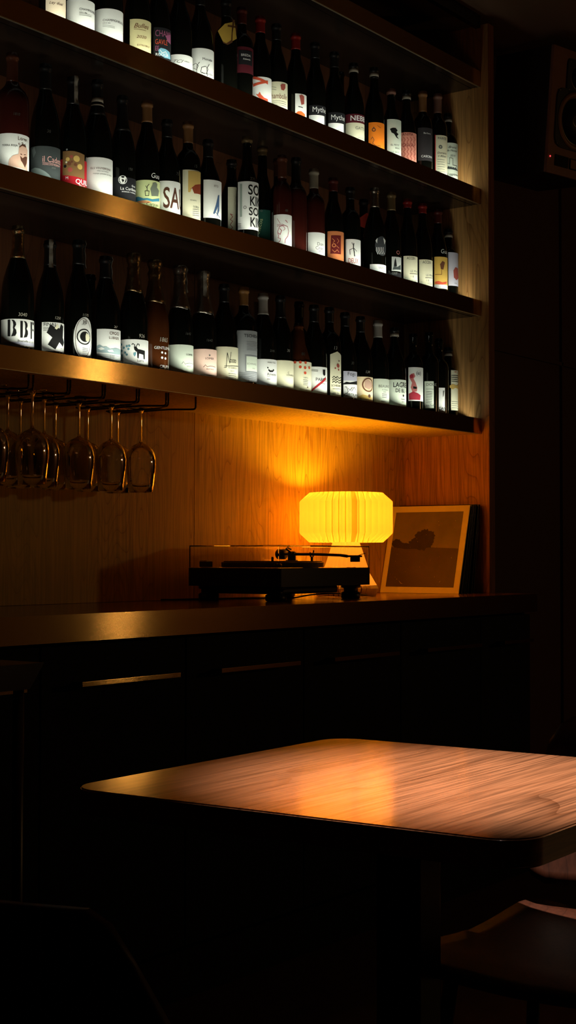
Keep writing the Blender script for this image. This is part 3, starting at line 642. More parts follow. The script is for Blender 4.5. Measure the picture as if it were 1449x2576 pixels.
('C', 3.9038, 2.6317, 0.0377, 0.2909, 'bur', 'dark', 'dark bottle whose lilac and white label is hand-lettered in black', [(-1.1114, 1.15, 0.0168, 0.1008, 'W', 'rect')], [('p', [(-0.0419, 0.0707), (0.0158, 0.0707), (0.0158, 0.1008), (-0.0419, 0.1008)], 'lilac'), ('p', [(-0.0419, 0.0619), (-0.0318, 0.0669), (-0.0213, 0.0648), (0.0158, 0.073), (0.0158, 0.0604), (-0.0419, 0.0582)], 'K'), ('t', 'Fogo', -0.0293, 0.0871, 0.0162, 'K', 1, 0, 0), ('l', [(-0.0369, 0.0506), (-0.0318, 0.0506), (-0.0267, 0.037), (-0.0318, 0.0293)], 0.0016, 'K'), ('l', [(-0.0267, 0.047), (-0.0213, 0.0397), (-0.0126, 0.0502)], 0.0015, 'K'), ('l', [(-0.0156, 0.0374), (-0.0058, 0.0507), (0.0126, 0.0348)], 0.0015, 'K'), ('t', 'GIROLAMO', -0.0394, 0.0218, 0.0126, 'K', 1, 0, 0)], (0.2463, 'black', ''), ('30', -0.0171, 0.1227, 0.0126, 'priced')),
('C', 3.9956, 2.6336, 0.0396, 0.2903, 'bur', 'dark', 'dark bottle with cream label of a brown crescent painting', [(-1.3508, 1.2157, 0.0118, 0.092, 'cream2', 'rect')], [('c', -0.0113, 0.0663, 0.023, 'brownart', 0.82), ('p', [(-0.0261, 0.0782), (-0.013, 0.0828), (0.0027, 0.0752), (0.0055, 0.0627), (-0.0096, 0.0511), (-0.0261, 0.0578)], 'skin'), ('p', [(-0.0481, 0.0272), (-0.0327, 0.0348), (0.0027, 0.0279), (0.0027, 0.019), (-0.0353, 0.0194)], 'goldart'), ('c', -0.0079, 0.0308, 0.0057, 'N', 0), ('p', [(-0.0508, 0.0234), (-0.0353, 0.0214), (-0.0353, 0.0199), (-0.0508, 0.0219)], 'G'), ('p', [(-0.0508, 0.0196), (-0.0353, 0.0176), (-0.0353, 0.0161), (-0.0508, 0.0181)], 'G')], (0.2386, 'black', ''), ('134', -0.0234, 0.1038, 0.0128, 'pricew')),
('C', 4.0944, 2.6303, 0.0363, 0.2891, 'bur', 'dark', 'white-capped bottle with plain white label near right end of lowest shelf', [(-1.4035, 1.2632, 0.0098, 0.0952, 'greenw', 'rect')], [('t', 'BEAUNE', -0.035, 0.0668, 0.012, 'G', 1, 0, 0), ('t', 'du Chateau', -0.0231, 0.0579, 0.0056, 'G', 1, 0, 0), ('t', '2018', -0.0188, 0.0504, 0.0056, 'G', 1, 0, 0), ('t', 'PREMIER CRU', -0.0271, 0.019, 0.0074, 'K', 1, 0.2, 0), ('p', [(-0.0231, 0.0463), (-0.0035, 0.0456), (-0.0035, 0.0441), (-0.0231, 0.0447)], 'G'), ('p', [(-0.0231, 0.0411), (-0.0035, 0.0405), (-0.0035, 0.0389), (-0.0231, 0.0395)], 'G'), ('p', [(-0.0231, 0.0359), (-0.0035, 0.0353), (-0.0035, 0.0337), (-0.0231, 0.0344)], 'G')], (0.2334, 'whitecap', ''), None),
('C', 4.1999, 2.6323, 0.0383, 0.2795, 'bur', 'dark', 'dark bottle with white label in tall black serif capitals near right end of lowest shelf', [(-1.5147, 1.3633, 0.0143, 0.1026, 'greenw', 'rect')], [('t', '*LAGRE', -0.044, 0.0776, 0.0226, 'K', 0.8, 0, 0), ('t', '*DE BL', -0.0361, 0.0604, 0.017, 'K', 0.8, 0, 0), ('p', [(-0.0077, 0.0551), (-0.0025, 0.0503), (-0.0067, 0.0446), (-0.0105, 0.0496)], 'K'), ('t', 'Guara', -0.0179, 0.036, 0.0075, 'K', 1, 0.3, 0), ('t', '2019', -0.0147, 0.0269, 0.0066, 'K', 1, 0, 0)], (0.2487, 'ring', 'ring'), None),
('C', 4.3101, 2.627, 0.033, 0.2724, 'bor', 'dark', 'slim bottle with tall label painted with a pink and red seated figure', [(-1.5338, 1.3804, 0.0409, 0.155, 'W', 'rect')], [('p', [(-0.0462, 0.119), (-0.0405, 0.1323), (-0.0311, 0.1349), (-0.027, 0.1242), (-0.0324, 0.1161), (-0.0256, 0.1027), (-0.0199, 0.0855), (-0.0214, 0.0733), (-0.0365, 0.0704), (-0.0419, 0.0866), (-0.0378, 0.1027)], 'rose'), ('p', [(-0.0491, 0.0654), (-0.0338, 0.0731), (-0.0199, 0.068), (-0.0066, 0.0608), (-0.0086, 0.0445), (-0.0476, 0.0452)], 'roseD'), ('c', -0.0392, 0.1242, 0.0067, 'roseD', 0), ('p', [(-0.0338, 0.0905), (-0.0214, 0.0881), (-0.0228, 0.0813), (-0.0338, 0.0825)], 'K'), ('t', '(e)', -0.0242, 0.1296, 0.0173, 'K', 1, 0, 0)], None, None),
('C', 4.4164, 2.627, 0.033, 0.2907, 'bor', 'dark', 'bottle with narrow grey-lettered white label near the right end of lowest shelf', [(-1.5563, -0.5616, 0.0248, 0.1178, 'greenw', 'rect')], [('t', 'DOUE', -0.0453, 0.1016, 0.0137, 'G', 1, 0, 0), ('t', 'mis en bouteille', -0.0453, 0.0893, 0.0049, 'K', 1, 0, 0), ('t', 'aux Paulet', -0.0453, 0.0332, 0.0078, 'K', 1, 0, 0), ('p', [(-0.0453, 0.0838), (-0.0244, 0.0813), (-0.0244, 0.0796), (-0.0453, 0.0821)], 'G'), ('p', [(-0.0453, 0.0783), (-0.0244, 0.0758), (-0.0244, 0.0741), (-0.0453, 0.0767)], 'G'), ('p', [(-0.0453, 0.0728), (-0.0244, 0.0703), (-0.0244, 0.0687), (-0.0453, 0.0712)], 'G'), ('p', [(-0.0453, 0.0674), (-0.0244, 0.0648), (-0.0244, 0.0632), (-0.0453, 0.0657)], 'G'), ('p', [(-0.0453, 0.0619), (-0.0244, 0.0594), (-0.0244, 0.0577), (-0.0453, 0.0603)], 'G'), ('p', [(-0.0453, 0.0564), (-0.0244, 0.0539), (-0.0244, 0.0523), (-0.0453, 0.0548)], 'G'), ('p', [(-0.0453, 0.051), (-0.0244, 0.0484), (-0.0244, 0.0468), (-0.0453, 0.0493)], 'G'), ('p', [(-0.0453, 0.0455), (-0.0244, 0.043), (-0.0244, 0.0413), (-0.0453, 0.0438)], 'G')], None, None),
('C', 4.4834, 2.627, 0.033, 0.2765, 'bor', 'dark', 'bottle with short white label second from the side panel on lowest shelf', [(-1.2977, -0.4146, 0.0144, 0.1016, 'W', 'rect')], [('t', 'CAMIN', -0.0372, 0.0255, 0.0129, 'K', 1, 0, 0), ('p', [(-0.0216, 0.0908), (-0.0154, 0.0925), (-0.0186, 0.0743), (-0.0216, 0.0686)], 'G'), ('t', '2020', -0.0274, 0.0172, 0.0051, 'G', 1, 0, 0)], None, None),
('C', 4.5516, 2.63, 0.0342, 0.253, 'bor', 'dark', 'bottle with tall cream label standing against the wooden side panel on lowest shelf', [(-0.7728, 0.3491, 0.0287, 0.1699, 'cream', 'rect')], [('p', [(-0.0307, 0.1154), (-0.0203, 0.1214), (-0.0057, 0.1168), (0.0126, 0.1215), (0.0126, 0.1046), (-0.0098, 0.1081), (-0.0203, 0.1018), (-0.0307, 0.1084)], 'goldart'), ('t', 'IGT', -0.0136, 0.161, 0.008, 'redo', 1, 0, 0), ('p', [(-0.0249, 0.1519), (0.0102, 0.1523), (0.0102, 0.1502), (-0.0249, 0.1498)], 'G'), ('p', [(-0.0249, 0.1449), (0.0102, 0.1452), (0.0102, 0.1431), (-0.0249, 0.1428)], 'G'), ('p', [(-0.0249, 0.1379), (0.0102, 0.1382), (0.0102, 0.1361), (-0.0249, 0.1359)], 'G'), ('p', [(-0.0249, 0.131), (0.0102, 0.1312), (0.0102, 0.1291), (-0.0249, 0.1289)], 'G'), ('p', [(-0.0249, 0.0597), (0.0102, 0.0596), (0.0102, 0.0579), (-0.0249, 0.058)], 'G'), ('p', [(-0.0249, 0.0527), (0.0102, 0.0525), (0.0102, 0.0509), (-0.0249, 0.051)], 'G'), ('p', [(-0.0249, 0.0457), (0.0102, 0.0455), (0.0102, 0.0438), (-0.0249, 0.044)], 'G'), ('p', [(-0.0249, 0.0387), (0.0102, 0.0385), (0.0102, 0.0368), (-0.0249, 0.037)], 'G')], (0.233, 'ring', 'ring'), None),
('B', 2.4755, 2.6345, 0.0405, 0.3149, 'bor', 'reddk', 'reddish bottle with wide white label picturing a bare-shouldered bearded man', [(-2.1517, 1.9365, 0.022, 0.1104, 'W', 'rect')], [('t', 'Loren', -0.017, 0.0958, 0.0122, 'N', 1, 0, 0), ('t', 'o Bel', -0.016, 0.0835, 0.0108, 'N', 1, 0, 0), ('t', 'TERRA ROJA', -0.0547, 0.079, 0.0068, 'K', 1, 0, 0), ('p', [(-0.0382, 0.0372), (-0.0363, 0.0476), (-0.0277, 0.0571), (-0.015, 0.0616), (-0.014, 0.0732), (-0.0129, 0.0809), (-0.0052, 0.0858), (0.0068, 0.0843), (0.0139, 0.0764), (0.0139, 0.0266), (-0.0382, 0.0306)], 'skin'), ('p', [(-0.0108, 0.0583), (-0.004, 0.0536), (0.0038, 0.0598), (0.0119, 0.0596), (0.0101, 0.0448), (0.0038, 0.032), (-0.004, 0.0421), (-0.0086, 0.0471)], 'beard'), ('p', [(-0.0097, 0.0642), (-0.0052, 0.0629), (-0.0052, 0.061), (-0.0097, 0.0613)], 'beard'), ('p', [(-0.0003, 0.0638), (0.0068, 0.0652), (0.0068, 0.0633), (-0.0003, 0.0618)], 'beard'), ('p', [(-0.0129, 0.08), (-0.0052, 0.0858), (0.0068, 0.0843), (0.0068, 0.0814), (-0.0052, 0.083), (-0.0129, 0.0771)], 'beard')], (0.2439, 'redglass', 'foil'), ('1810', -0.0287, 0.1543, 0.0095, 'priced')),
('B', 2.5823, 2.6309, 0.0369, 0.3158, 'bur', 'dark', 'dark bottle with slate grey label lettered in pale pink gothic type', [(-2.021, 1.8189, 0.022, 0.1041, 'slate', 'rect')], [('t', 'il Cadetto', -0.0355, 0.0652, 0.0208, 'pinkt', 0.8, 0, 0), ('l', [(-0.0345, 0.0632), (0.0208, 0.0608)], 0.001, 'pinkt'), ('t', 'MORELLINO RISERVA', -0.0345, 0.0574, 0.0049, 'pinkt', 1, 0, 0), ('t', '2020', -0.0126, 0.0503, 0.0062, 'G', 1, 0, 0), ('p', [(-0.0695, 0.0489), (-0.0539, 0.0516), (-0.0405, 0.048), (-0.0286, 0.0416), (-0.0188, 0.0342), (-0.0126, 0.0269), (-0.0695, 0.0391)], 'greyt'), ('p', [(-0.0656, 0.0971), (-0.0565, 0.103), (-0.0514, 0.0884), (-0.0592, 0.0761)], 'slate2')], (0.2511, 'black', ''), ('30', -0.0248, 0.1374, 0.0111, 'priced')),
('B', 2.6766, 2.6292, 0.0352, 0.3076, 'bur', 'dark', 'dark bottle with red label framing a brown fruit painting', [(-2.0734, 1.8661, 0.022, 0.0934, 'red2', 'rect')], [('p', [(-0.0541, 0.1129), (-0.024, 0.1124), (0.0057, 0.1074), (0.0057, 0.0454), (-0.0541, 0.053)], 'brownart2'), ('c', -0.0401, 0.092, 0.005, 'goldart', 0), ('c', -0.0309, 0.0984, 0.004, 'dustyred', 0), ('c', -0.036, 0.0807, 0.005, 'brownart', 0), ('c', -0.0179, 0.0938, 0.0079, 'goldart', 0), ('c', -0.0092, 0.0748, 0.0069, 'goldart', 0), ('c', -0.0339, 0.0657, 0.0059, 'dustyred', 0), ('c', -0.0467, 0.0748, 0.004, 'K', 0), ('c', -0.021, 0.0787, 0.004, 'brownart', 0), ('c', -0.0433, 0.0844, 0.0025, 'cream', 0), ('c', -0.0299, 0.0855, 0.003, 'brownart', 0), ('t', 'M', -0.0455, 0.0417, 0.0099, 'W', 1, 0, 0), ('t', '*QUILA', -0.021, 0.0318, 0.017, 'W', 1, 0, 0), ('t', 'DEL CAP', -0.0115, 0.0266, 0.005, 'W', 1, 0, 0), ('t', 'O', -0.0444, 0.1144, 0.0057, 'W', 1, 0, 0)], (0.2376, 'strip2', 'strip'), None),
('B', 2.7696, 2.6335, 0.0395, 0.3255, 'bur', 'dark', 'ring-necked bottle with plain white label above the bright brass patch of middle shelf', [(-1.5064, 1.3558, 0.022, 0.1171, 'W', 'rect')], [('t', 'ELS VINYERONS', -0.0487, 0.0865, 0.0072, 'N', 1.1, 0, 0), ('t', 'VINS NATURALS', -0.032, 0.0805, 0.0043, 'G', 1, 0, 0), ('t', 'massipa penedes parellada', -0.0422, 0.0737, 0.0052, 'G', 1, 0, 0)], (0.2325, 'ring', 'rings'), None),
('B', 2.86, 2.6291, 0.0351, 0.3063, 'bur', 'dark', 'dark bottle with black label and round white animal badge', [(-1.6111, 1.45, 0.022, 0.0854, 'blackl', 'rect')], [('c', -0.028, 0.0781, 0.0113, 'W', 0.88), ('p', [(-0.0352, 0.0845), (-0.0331, 0.0875), (-0.03, 0.0833), (-0.0249, 0.0833), (-0.0217, 0.0887), (-0.0196, 0.0815), (-0.0238, 0.0689), (-0.0311, 0.0688), (-0.0363, 0.0762)], 'W'), ('p', [(-0.0311, 0.0792), (-0.0269, 0.0802), (-0.0238, 0.0761), (-0.028, 0.0709)], 'K'), ('t', 'La Caribena', -0.0342, 0.0523, 0.011, 'W', 1, 0, 0), ('t', 'BODEGAS Y VINEDOS', -0.03, 0.046, 0.0044, 'W', 1, 0, 0), ('t', 'Gran', -0.003, 0.0628, 0.0074, 'W', 1, 0, 0)], (0.2117, 'black', ''), ('158', -0.0141, 0.1048, 0.0103, 'priced')),
('B', 2.9554, 2.6287, 0.0347, 0.3174, 'bur', 'dark', 'brown-capsuled bottle with yellow-green label of a sketched pot plant and blue wave', [(-1.9171, 1.7254, 0.022, 0.0976, 'lime', 'rect')], [('p', [(-0.0665, 0.0535), (-0.0519, 0.054), (-0.0378, 0.0482), (-0.0272, 0.0491), (-0.0141, 0.0466), (0.0131, 0.0545), (0.0131, 0.046), (-0.0141, 0.0403), (-0.0293, 0.0438), (-0.0445, 0.0425), (-0.0546, 0.0396), (-0.0665, 0.0471)], 'blue2'), ('p', [(-0.0591, 0.0414), (-0.04, 0.0431), (-0.0251, 0.0417), (-0.0141, 0.0393), (-0.0251, 0.0354), (-0.0468, 0.0364)], 'orange'), ('l', [(-0.0335, 0.0681), (-0.0324, 0.0554), (-0.024, 0.0555), (-0.0229, 0.0682), (-0.0335, 0.0681)], 0.0014, 'K'), ('l', [(-0.0282, 0.0691), (-0.0282, 0.0797), (-0.0229, 0.0862)], 0.0013, 'K'), ('l', [(-0.0282, 0.0755), (-0.0324, 0.0818)], 0.0011, 'K'), ('p', [(-0.0197, 0.0737), (-0.0141, 0.0847), (-0.0129, 0.0901), (-0.004, 0.0935), (0.0022, 0.0893), (0.0005, 0.0805), (0.0103, 0.0741), (0.0059, 0.0583), (-0.0164, 0.0549)], 'greyfig'), ('t', 'Carjcan', -0.0303, 0.03, 0.012, 'K', 1, 0, 0), ('t', '2014', -0.0186, 0.023, 0.009, 'K', 1, 0, 0)], (0.2582, 'browncap', ''), ('Guu', -0.0186, 0.1044, 0.0195, 'W')),
('B', 3.039, 2.6304, 0.0364, 0.2864, 'bur', 'dark', 'dark bottle with white label in huge rough brown capitals', [(-1.4153, 1.2737, 0.022, 0.1124, 'W', 'rect')], [('t', '*SAUVA', -0.042, 0.0397, 0.0795, 'beard', 0.55, 0, 0), ('t', 'vin', -0.0502, 0.048, 0.0092, 'G', 1, 0, 90)], (0.2371, 'black', ''), ('75', -0.0042, 0.131, 0.0122, 'priced')),
('B', 3.1251, 2.6288, 0.0348, 0.3006, 'bor', 'dark', 'tan-capped bottle with tall cream label bearing a gold and red painting', [(-1.2898, 1.1608, 0.023, 0.1608, 'cream', 'rect')], [('p', [(-0.0293, 0.1575), (0.0183, 0.1594), (0.0183, 0.0999), (-0.0293, 0.0984)], 'goldart'), ('p', [(-0.0095, 0.1207), (0.0183, 0.1286), (0.0183, 0.0988), (-0.0121, 0.0963), (-0.0227, 0.1084)], 'redbr'), ('p', [(-0.0238, 0.0986), (-0.0193, 0.1109), (-0.0121, 0.0952)], 'cream'), ('t', 'Croatina', -0.0238, 0.0756, 0.0054, 'G', 1, 0, 0), ('t', 'IVAN', -0.0158, 0.0565, 0.0093, 'G', 1, 0, 0), ('p', [(-0.017, 0.0531), (0.0068, 0.0546), (0.0068, 0.0532), (-0.017, 0.0518)], 'G'), ('p', [(-0.017, 0.0476), (0.0068, 0.0491), (0.0068, 0.0478), (-0.017, 0.0463)], 'G'), ('p', [(-0.017, 0.0421), (0.0068, 0.0436), (0.0068, 0.0423), (-0.017, 0.0408)], 'G'), ('p', [(-0.017, 0.0367), (0.0068, 0.0381), (0.0068, 0.0368), (-0.017, 0.0354)], 'G')], (0.241, 'browncap', ''), ('15', -0.0134, 0.1684, 0.0124, 'priced')),
('B', 3.2161, 2.6317, 0.0377, 0.2726, 'bur', 'dark', 'dark bottle with white label and a blue abstract figure', [(-1.2145, 1.15, 0.0449, 0.1517, 'W', 'rect')], [('p', [(-0.0022, 0.1101), (0.0031, 0.1134), (0.0031, 0.0687), (-0.0068, 0.0491), (-0.0022, 0.0789), (-0.0149, 0.0559), (-0.0186, 0.0578), (-0.0097, 0.0833)], 'bluefig'), ('l', [(-0.0136, 0.0638), (0.0074, 0.0483)], 0.0017, 'bluefig'), ('t', 'STO', -0.0161, 0.1326, 0.0079, 'N', 1, 0, 0)], (0.2216, 'black', ''), None),
('B', 3.4037, 2.6958, 0.036, 0.2665, 'bur', 'dark', 'bottle half hidden behind the big brush-lettered bottle, pale green-lit label edge showing', [(-1.1955, 1.15, 0.0447, 0.1785, 'cream', 'rect')], [('l', [(-0.029, 0.0971), (-0.0359, 0.0994), (-0.029, 0.0913), (-0.0359, 0.0831), (-0.029, 0.0785), (-0.0359, 0.068), (-0.029, 0.0599), (-0.0359, 0.0529)], 0.0017, 'dustyred')], (0.2425, 'black', ''), None),
('B', 3.3891, 2.627, 0.033, 0.3204, 'bur', 'dark', 'dark bottle with tall white label of four stacked black brush-lettered words', [(-1.8352, 1.6516, 0.0438, 0.183, 'W', 'rect')], [('t', '*SOKI', -0.0278, 0.145, 0.0409, 'K', 0.82, 0, 0), ('t', '*KIKI', -0.0232, 0.1129, 0.0392, 'K', 0.72, 0, 0), ('t', '*SOKI', -0.0255, 0.0852, 0.0327, 'K', 0.86, 0, 0), ('t', '*KIKI', -0.022, 0.052, 0.0392, 'K', 0.72, 0, 0), ('p', [(-0.0509, 0.0806), (-0.0442, 0.0806), (-0.0442, 0.1761), (-0.0509, 0.1761)], 'green3'), ('c', -0.0358, 0.1071, 0.0046, 'G', 0.7), ('p', [(-0.0587, 0.0637), (-0.0468, 0.0608), (-0.0468, 0.0595), (-0.0587, 0.0623)], 'G'), ('p', [(-0.0587, 0.059), (-0.0468, 0.0562), (-0.0468, 0.0549), (-0.0587, 0.0577)], 'G'), ('p', [(-0.0587, 0.0544), (-0.0468, 0.0516), (-0.0468, 0.0503), (-0.0587, 0.053)], 'G')], (0.3004, 'goldcap', ''), ('220', -0.0172, 0.1882, 0.0131, 'pricew')),
('B', 3.5668, 2.706, 0.0311, 0.345, 'bur', 'dark', 'dark bottle with dark green label in slanting yellow script', [(-1.4918, -0.0455, 0.022, 0.1456, 'greenl', 'rect')], [('t', 'Anecos', -0.0385, 0.0629, 0.0154, 'lime', 1.2, 0, 78), ('c', -0.0311, 0.142, 0.003, 'G', 0.6)], (0.3155, 'goldcap', ''), None),
('B', 3.6288, 2.6928, 0.0313, 0.3182, 'bor', 'dark', 'bottle set back between the green-labelled bottle and the one with a pink-drawn head', [(-2.3296, 2.0967, 0.022, 0.1482, 'W', 'rect')], [('l', [(-0.0531, 0.1393), (-0.0484, 0.1144), (-0.0531, 0.0932)], 0.0042, 'rose'), ('p', [(-0.0729, 0.1007), (-0.0548, 0.096), (-0.0548, 0.095), (-0.0729, 0.0997)], 'green3'), ('p', [(-0.0729, 0.0946), (-0.0548, 0.0899), (-0.0548, 0.089), (-0.0729, 0.0936)], 'green3'), ('p', [(-0.0729, 0.0885), (-0.0548, 0.0839), (-0.0548, 0.0829), (-0.0729, 0.0875)], 'green3'), ('p', [(-0.0729, 0.0824), (-0.0548, 0.0778), (-0.0548, 0.0768), (-0.0729, 0.0815)], 'green3'), ('p', [(-0.0729, 0.0764), (-0.0548, 0.0717), (-0.0548, 0.0708), (-0.0729, 0.0754)], 'green3'), ('p', [(-0.0729, 0.0703), (-0.0548, 0.0657), (-0.0548, 0.0647), (-0.0729, 0.0693)], 'green3')], (0.2629, 'redglass', ''), None),
('B', 3.5546, 2.6223, 0.0283, 0.3013, 'bor', 'reddk', 'reddish bottle with white label drawn with a woman head in pink line', [(-2.0006, 1.8006, 0.022, 0.1186, 'W', 'rect')], [('l', [(-0.0374, 0.074), (-0.04, 0.0647), (-0.0361, 0.0537), (-0.0386, 0.0492), (-0.0312, 0.0463), (-0.0324, 0.0381), (-0.0456, 0.031)], 0.0015, 'rose2'), ('l', [(-0.0374, 0.074), (-0.0336, 0.082), (-0.0229, 0.0866), (-0.0103, 0.0828), (-0.0058, 0.0692), (-0.0088, 0.0545), (-0.0169, 0.0442), (-0.0181, 0.0323)], 0.0015, 'rose2'), ('l', [(-0.0336, 0.0761), (-0.0277, 0.07), (-0.0324, 0.0582), (-0.0374, 0.0633)], 0.0017, 'rose2'), ('l', [(-0.0229, 0.0842), (-0.0181, 0.075), (-0.0229, 0.07)], 0.0012, 'rose2'), ('t', '2022', -0.0427, 0.0828, 0.0101, 'rose2', 1, 0, 0), ('l', [(-0.0413, 0.1064), (-0.0324, 0.0915)], 0.0012, 'rose2'), ('l', [(-0.0169, 0.1012), (-0.0103, 0.0947)], 0.0018, 'rose2')], (0.2316, 'redglass', ''), ('88', -0.0181, 0.1272, 0.0101, 'priced')),
('B', 3.6314, 2.627, 0.033, 0.3115, 'bor', 'reddk', 'dark red bottle with pale paper-wrapped neck and no label in view', [], [], (0.2118, 'paperstrip', 'foil'), None),
('B', 3.7265, 2.6281, 0.0341, 0.2971, 'bor', 'reddk', 'dark red bottle with cream capsule and square white label lettered in thin grey rings', [(-1.5009, 1.3508, 0.022, 0.0949, 'W', 'rect')], [('t', 'Don', -0.0227, 0.0549, 0.0139, 'G', 1, 0, 0), ('t', 'Croc', -0.0277, 0.0424, 0.0139, 'G', 1, 0, 0), ('p', [(-0.0175, 0.0393), (0.0025, 0.0403), (0.0025, 0.0396), (-0.0175, 0.0386)], 'G'), ('p', [(-0.0175, 0.0357), (0.0025, 0.0366), (0.0025, 0.0359), (-0.0175, 0.0349)], 'G')], (0.2358, 'creamcap', ''), None),
('B', 3.8304, 2.627, 0.033, 0.2907, 'bur', 'dark', 'dark bottle with orange label bearing a dark red ornamental block', [(-1.5235, 1.3712, 0.022, 0.117, 'orangel', 'rect')], [('p', [(-0.0382, 0.1034), (-0.0058, 0.1042), (-0.0058, 0.0455), (-0.0408, 0.0463)], 'darkred'), ('c', -0.0295, 0.0722, 0.0062, 'orangel', 0.6), ('l', [(-0.0345, 0.0934), (-0.027, 0.0859), (-0.032, 0.0809)], 0.0015, 'orangel'), ('l', [(-0.0193, 0.0938), (-0.0137, 0.0869), (-0.0193, 0.0789)], 0.0015, 'orangel'), ('l', [(-0.0345, 0.0585), (-0.027, 0.0511), (-0.0193, 0.059), (-0.0137, 0.052)], 0.0015, 'orangel'), ('l', [(-0.0219, 0.0712), (-0.0137, 0.0645)], 0.0015, 'orangel')], (0.2476, 'redcapd', ''), None),
('B', 3.9262, 2.627, 0.033, 0.2799, 'bor', 'dark', 'dark bottle with narrow white label of a sketched figure over red letters', [(-1.4359, 1.2923, 0.022, 0.1086, 'W', 'rect')], [('l', [(-0.0208, 0.0951), (-0.0221, 0.0823), (-0.0194, 0.0673), (-0.0181, 0.0547)], 0.003, 'K'), ('l', [(-0.0336, 0.0744), (-0.0208, 0.0799), (-0.0107, 0.0707)], 0.0016, 'K'), ('l', [(-0.0336, 0.0744), (-0.0324, 0.0592)], 0.0016, 'K'), ('l', [(-0.0273, 0.0973), (-0.0221, 0.0874)], 0.0016, 'K'), ('t', 'DEUX', -0.0387, 0.0315, 0.0234, 'dustyred', 0.55, 0, 0), ('l', [(-0.0453, 0.1078), (-0.0453, 0.0281)], 0.0013, 'K')], (0.2412, 'black', ''), None),
('B', 4.1247, 2.706, 0.033, 0.2915, 'bur', 'dark', 'unlabelled dark bottle wearing a red triangular neck tag', [], [], (0.2312, 'black', 'tagred'), ('138', -0.034, 0.1607, 0.015, 'priced')),
('B', 4.0761, 2.6309, 0.0369, 0.3092, 'bur', 'dark', 'silver-capsuled dark bottle with a round etched picture above a white label', [(-1.4322, 1.289, 0.022, 0.0523, 'W', 'rect'), (-0.9625, 0.3997, 0.0809, 0.1446, 'etch', 'oval')], [('p', [(-0.0342, 0.1289), (-0.0276, 0.1382), (-0.029, 0.1199)], 'W'), ('p', [(-0.0062, 0.1405), (0.0091, 0.1328), (0.0001, 0.1194)], 'W'), ('l', [(-0.0303, 0.1069), (-0.0316, 0.0964), (-0.0263, 0.085)], 0.0018, 'W'), ('l', [(-0.0249, 0.1071), (-0.0263, 0.0967), (-0.0208, 0.0854)], 0.0018, 'W'), ('l', [(-0.0193, 0.1076), (-0.0208, 0.0971), (-0.0148, 0.086)], 0.0018, 'W'), ('l', [(-0.0132, 0.1083), (-0.0148, 0.0977), (-0.0081, 0.0868)], 0.0018, 'W'), ('l', [(-0.0062, 0.1092), (-0.0081, 0.0985), (0.0001, 0.0881)], 0.0018, 'W'), ('t', 'UUUU', -0.0236, 0.0384, 0.0092, 'G', 1, 0, 0), ('t', 'brut', -0.0099, 0.0307, 0.0055, 'G', 1, 0, 0)], (0.2447, 'silver', ''), None),
('B', 4.1717, 2.627, 0.033, 0.3132, 'bur', 'dark', 'gold-capped dark bottle with small grey label of a church etching', [(-0.969, 0.3886, 0.0453, 0.0928, 'etchw', 'rect'), (-1.462, 1.3158, 0.022, 0.04, 'blackl', 'rect')], [('p', [(-0.0253, 0.06), (-0.0226, 0.0799), (-0.0198, 0.0893), (-0.0169, 0.0804), (-0.0138, 0.0609)], 'K'), ('p', [(-0.0293, 0.0493), (-0.024, 0.0627), (-0.0122, 0.0584), (0.0049, 0.0689), (0.0049, 0.0517)], 'slate'), ('c', -0.0088, 0.1077, 0.0066, 'rose', 0.7), ('t', 'GST', -0.032, 0.0334, 0.0113, 'G', 1, 0, 0)], (0.2517, 'goldcap', ''), None),
('B', 4.275, 2.6274, 0.0334, 0.3107, 'bur', 'dark', 'red-capped bottle with cream label, left of the two alike labels', [(-1.4312, 1.2881, 0.022, 0.1122, 'cream', 'rect')], [('t', 'ACCEN', -0.0367, 0.1001, 0.0134, 'K', 0.7, 0, 0), ('t', 'LE PINOT', -0.0246, 0.0575, 0.0105, 'G', 1, 0, 0), ('l', [(-0.026, 0.052), (0.0089, 0.0537)], 0.0016, 'K'), ('t', '1 B', -0.0246, 0.04, 0.0095, 'G', 1, 0, 0), ('t', '13', -0.0435, 0.036, 0.0057, 'G', 1, 0, 0), ('p', [(-0.0203, 0.0309), (0.0019, 0.0317), (0.0019, 0.0306), (-0.0203, 0.0298)], 'G'), ('p', [(-0.0203, 0.0269), (0.0019, 0.0277), (0.0019, 0.0266), (-0.0203, 0.0258)], 'G')], (0.2806, 'redcap', ''), None),
('B', 4.3741, 2.6279, 0.0339, 0.315, 'bur', 'dark', 'red-capped bottle with cream label, right of the two alike labels', [(-1.3767, 1.239, 0.022, 0.116, 'cream', 'rect')], [('t', 'ACCEN', -0.0349, 0.1024, 0.0136, 'K', 0.7, 0, 0), ('t', 'LE PINOT', -0.0239, 0.0591, 0.0107, 'G', 1, 0, 0), ('l', [(-0.0253, 0.0536), (0.0087, 0.0552)], 0.0016, 'K'), ('t', '1 B', -0.0239, 0.0414, 0.0097, 'G', 1, 0, 0), ('t', '13', -0.0418, 0.0371, 0.0058, 'G', 1, 0, 0), ('p', [(-0.018, 0.0364), (0.0087, 0.0381), (0.0087, 0.037), (-0.018, 0.0353)], 'G'), ('p', [(-0.018, 0.0323), (0.0087, 0.034), (0.0087, 0.0329), (-0.018, 0.0312)], 'G')], (0.2802, 'redcap', ''), None),
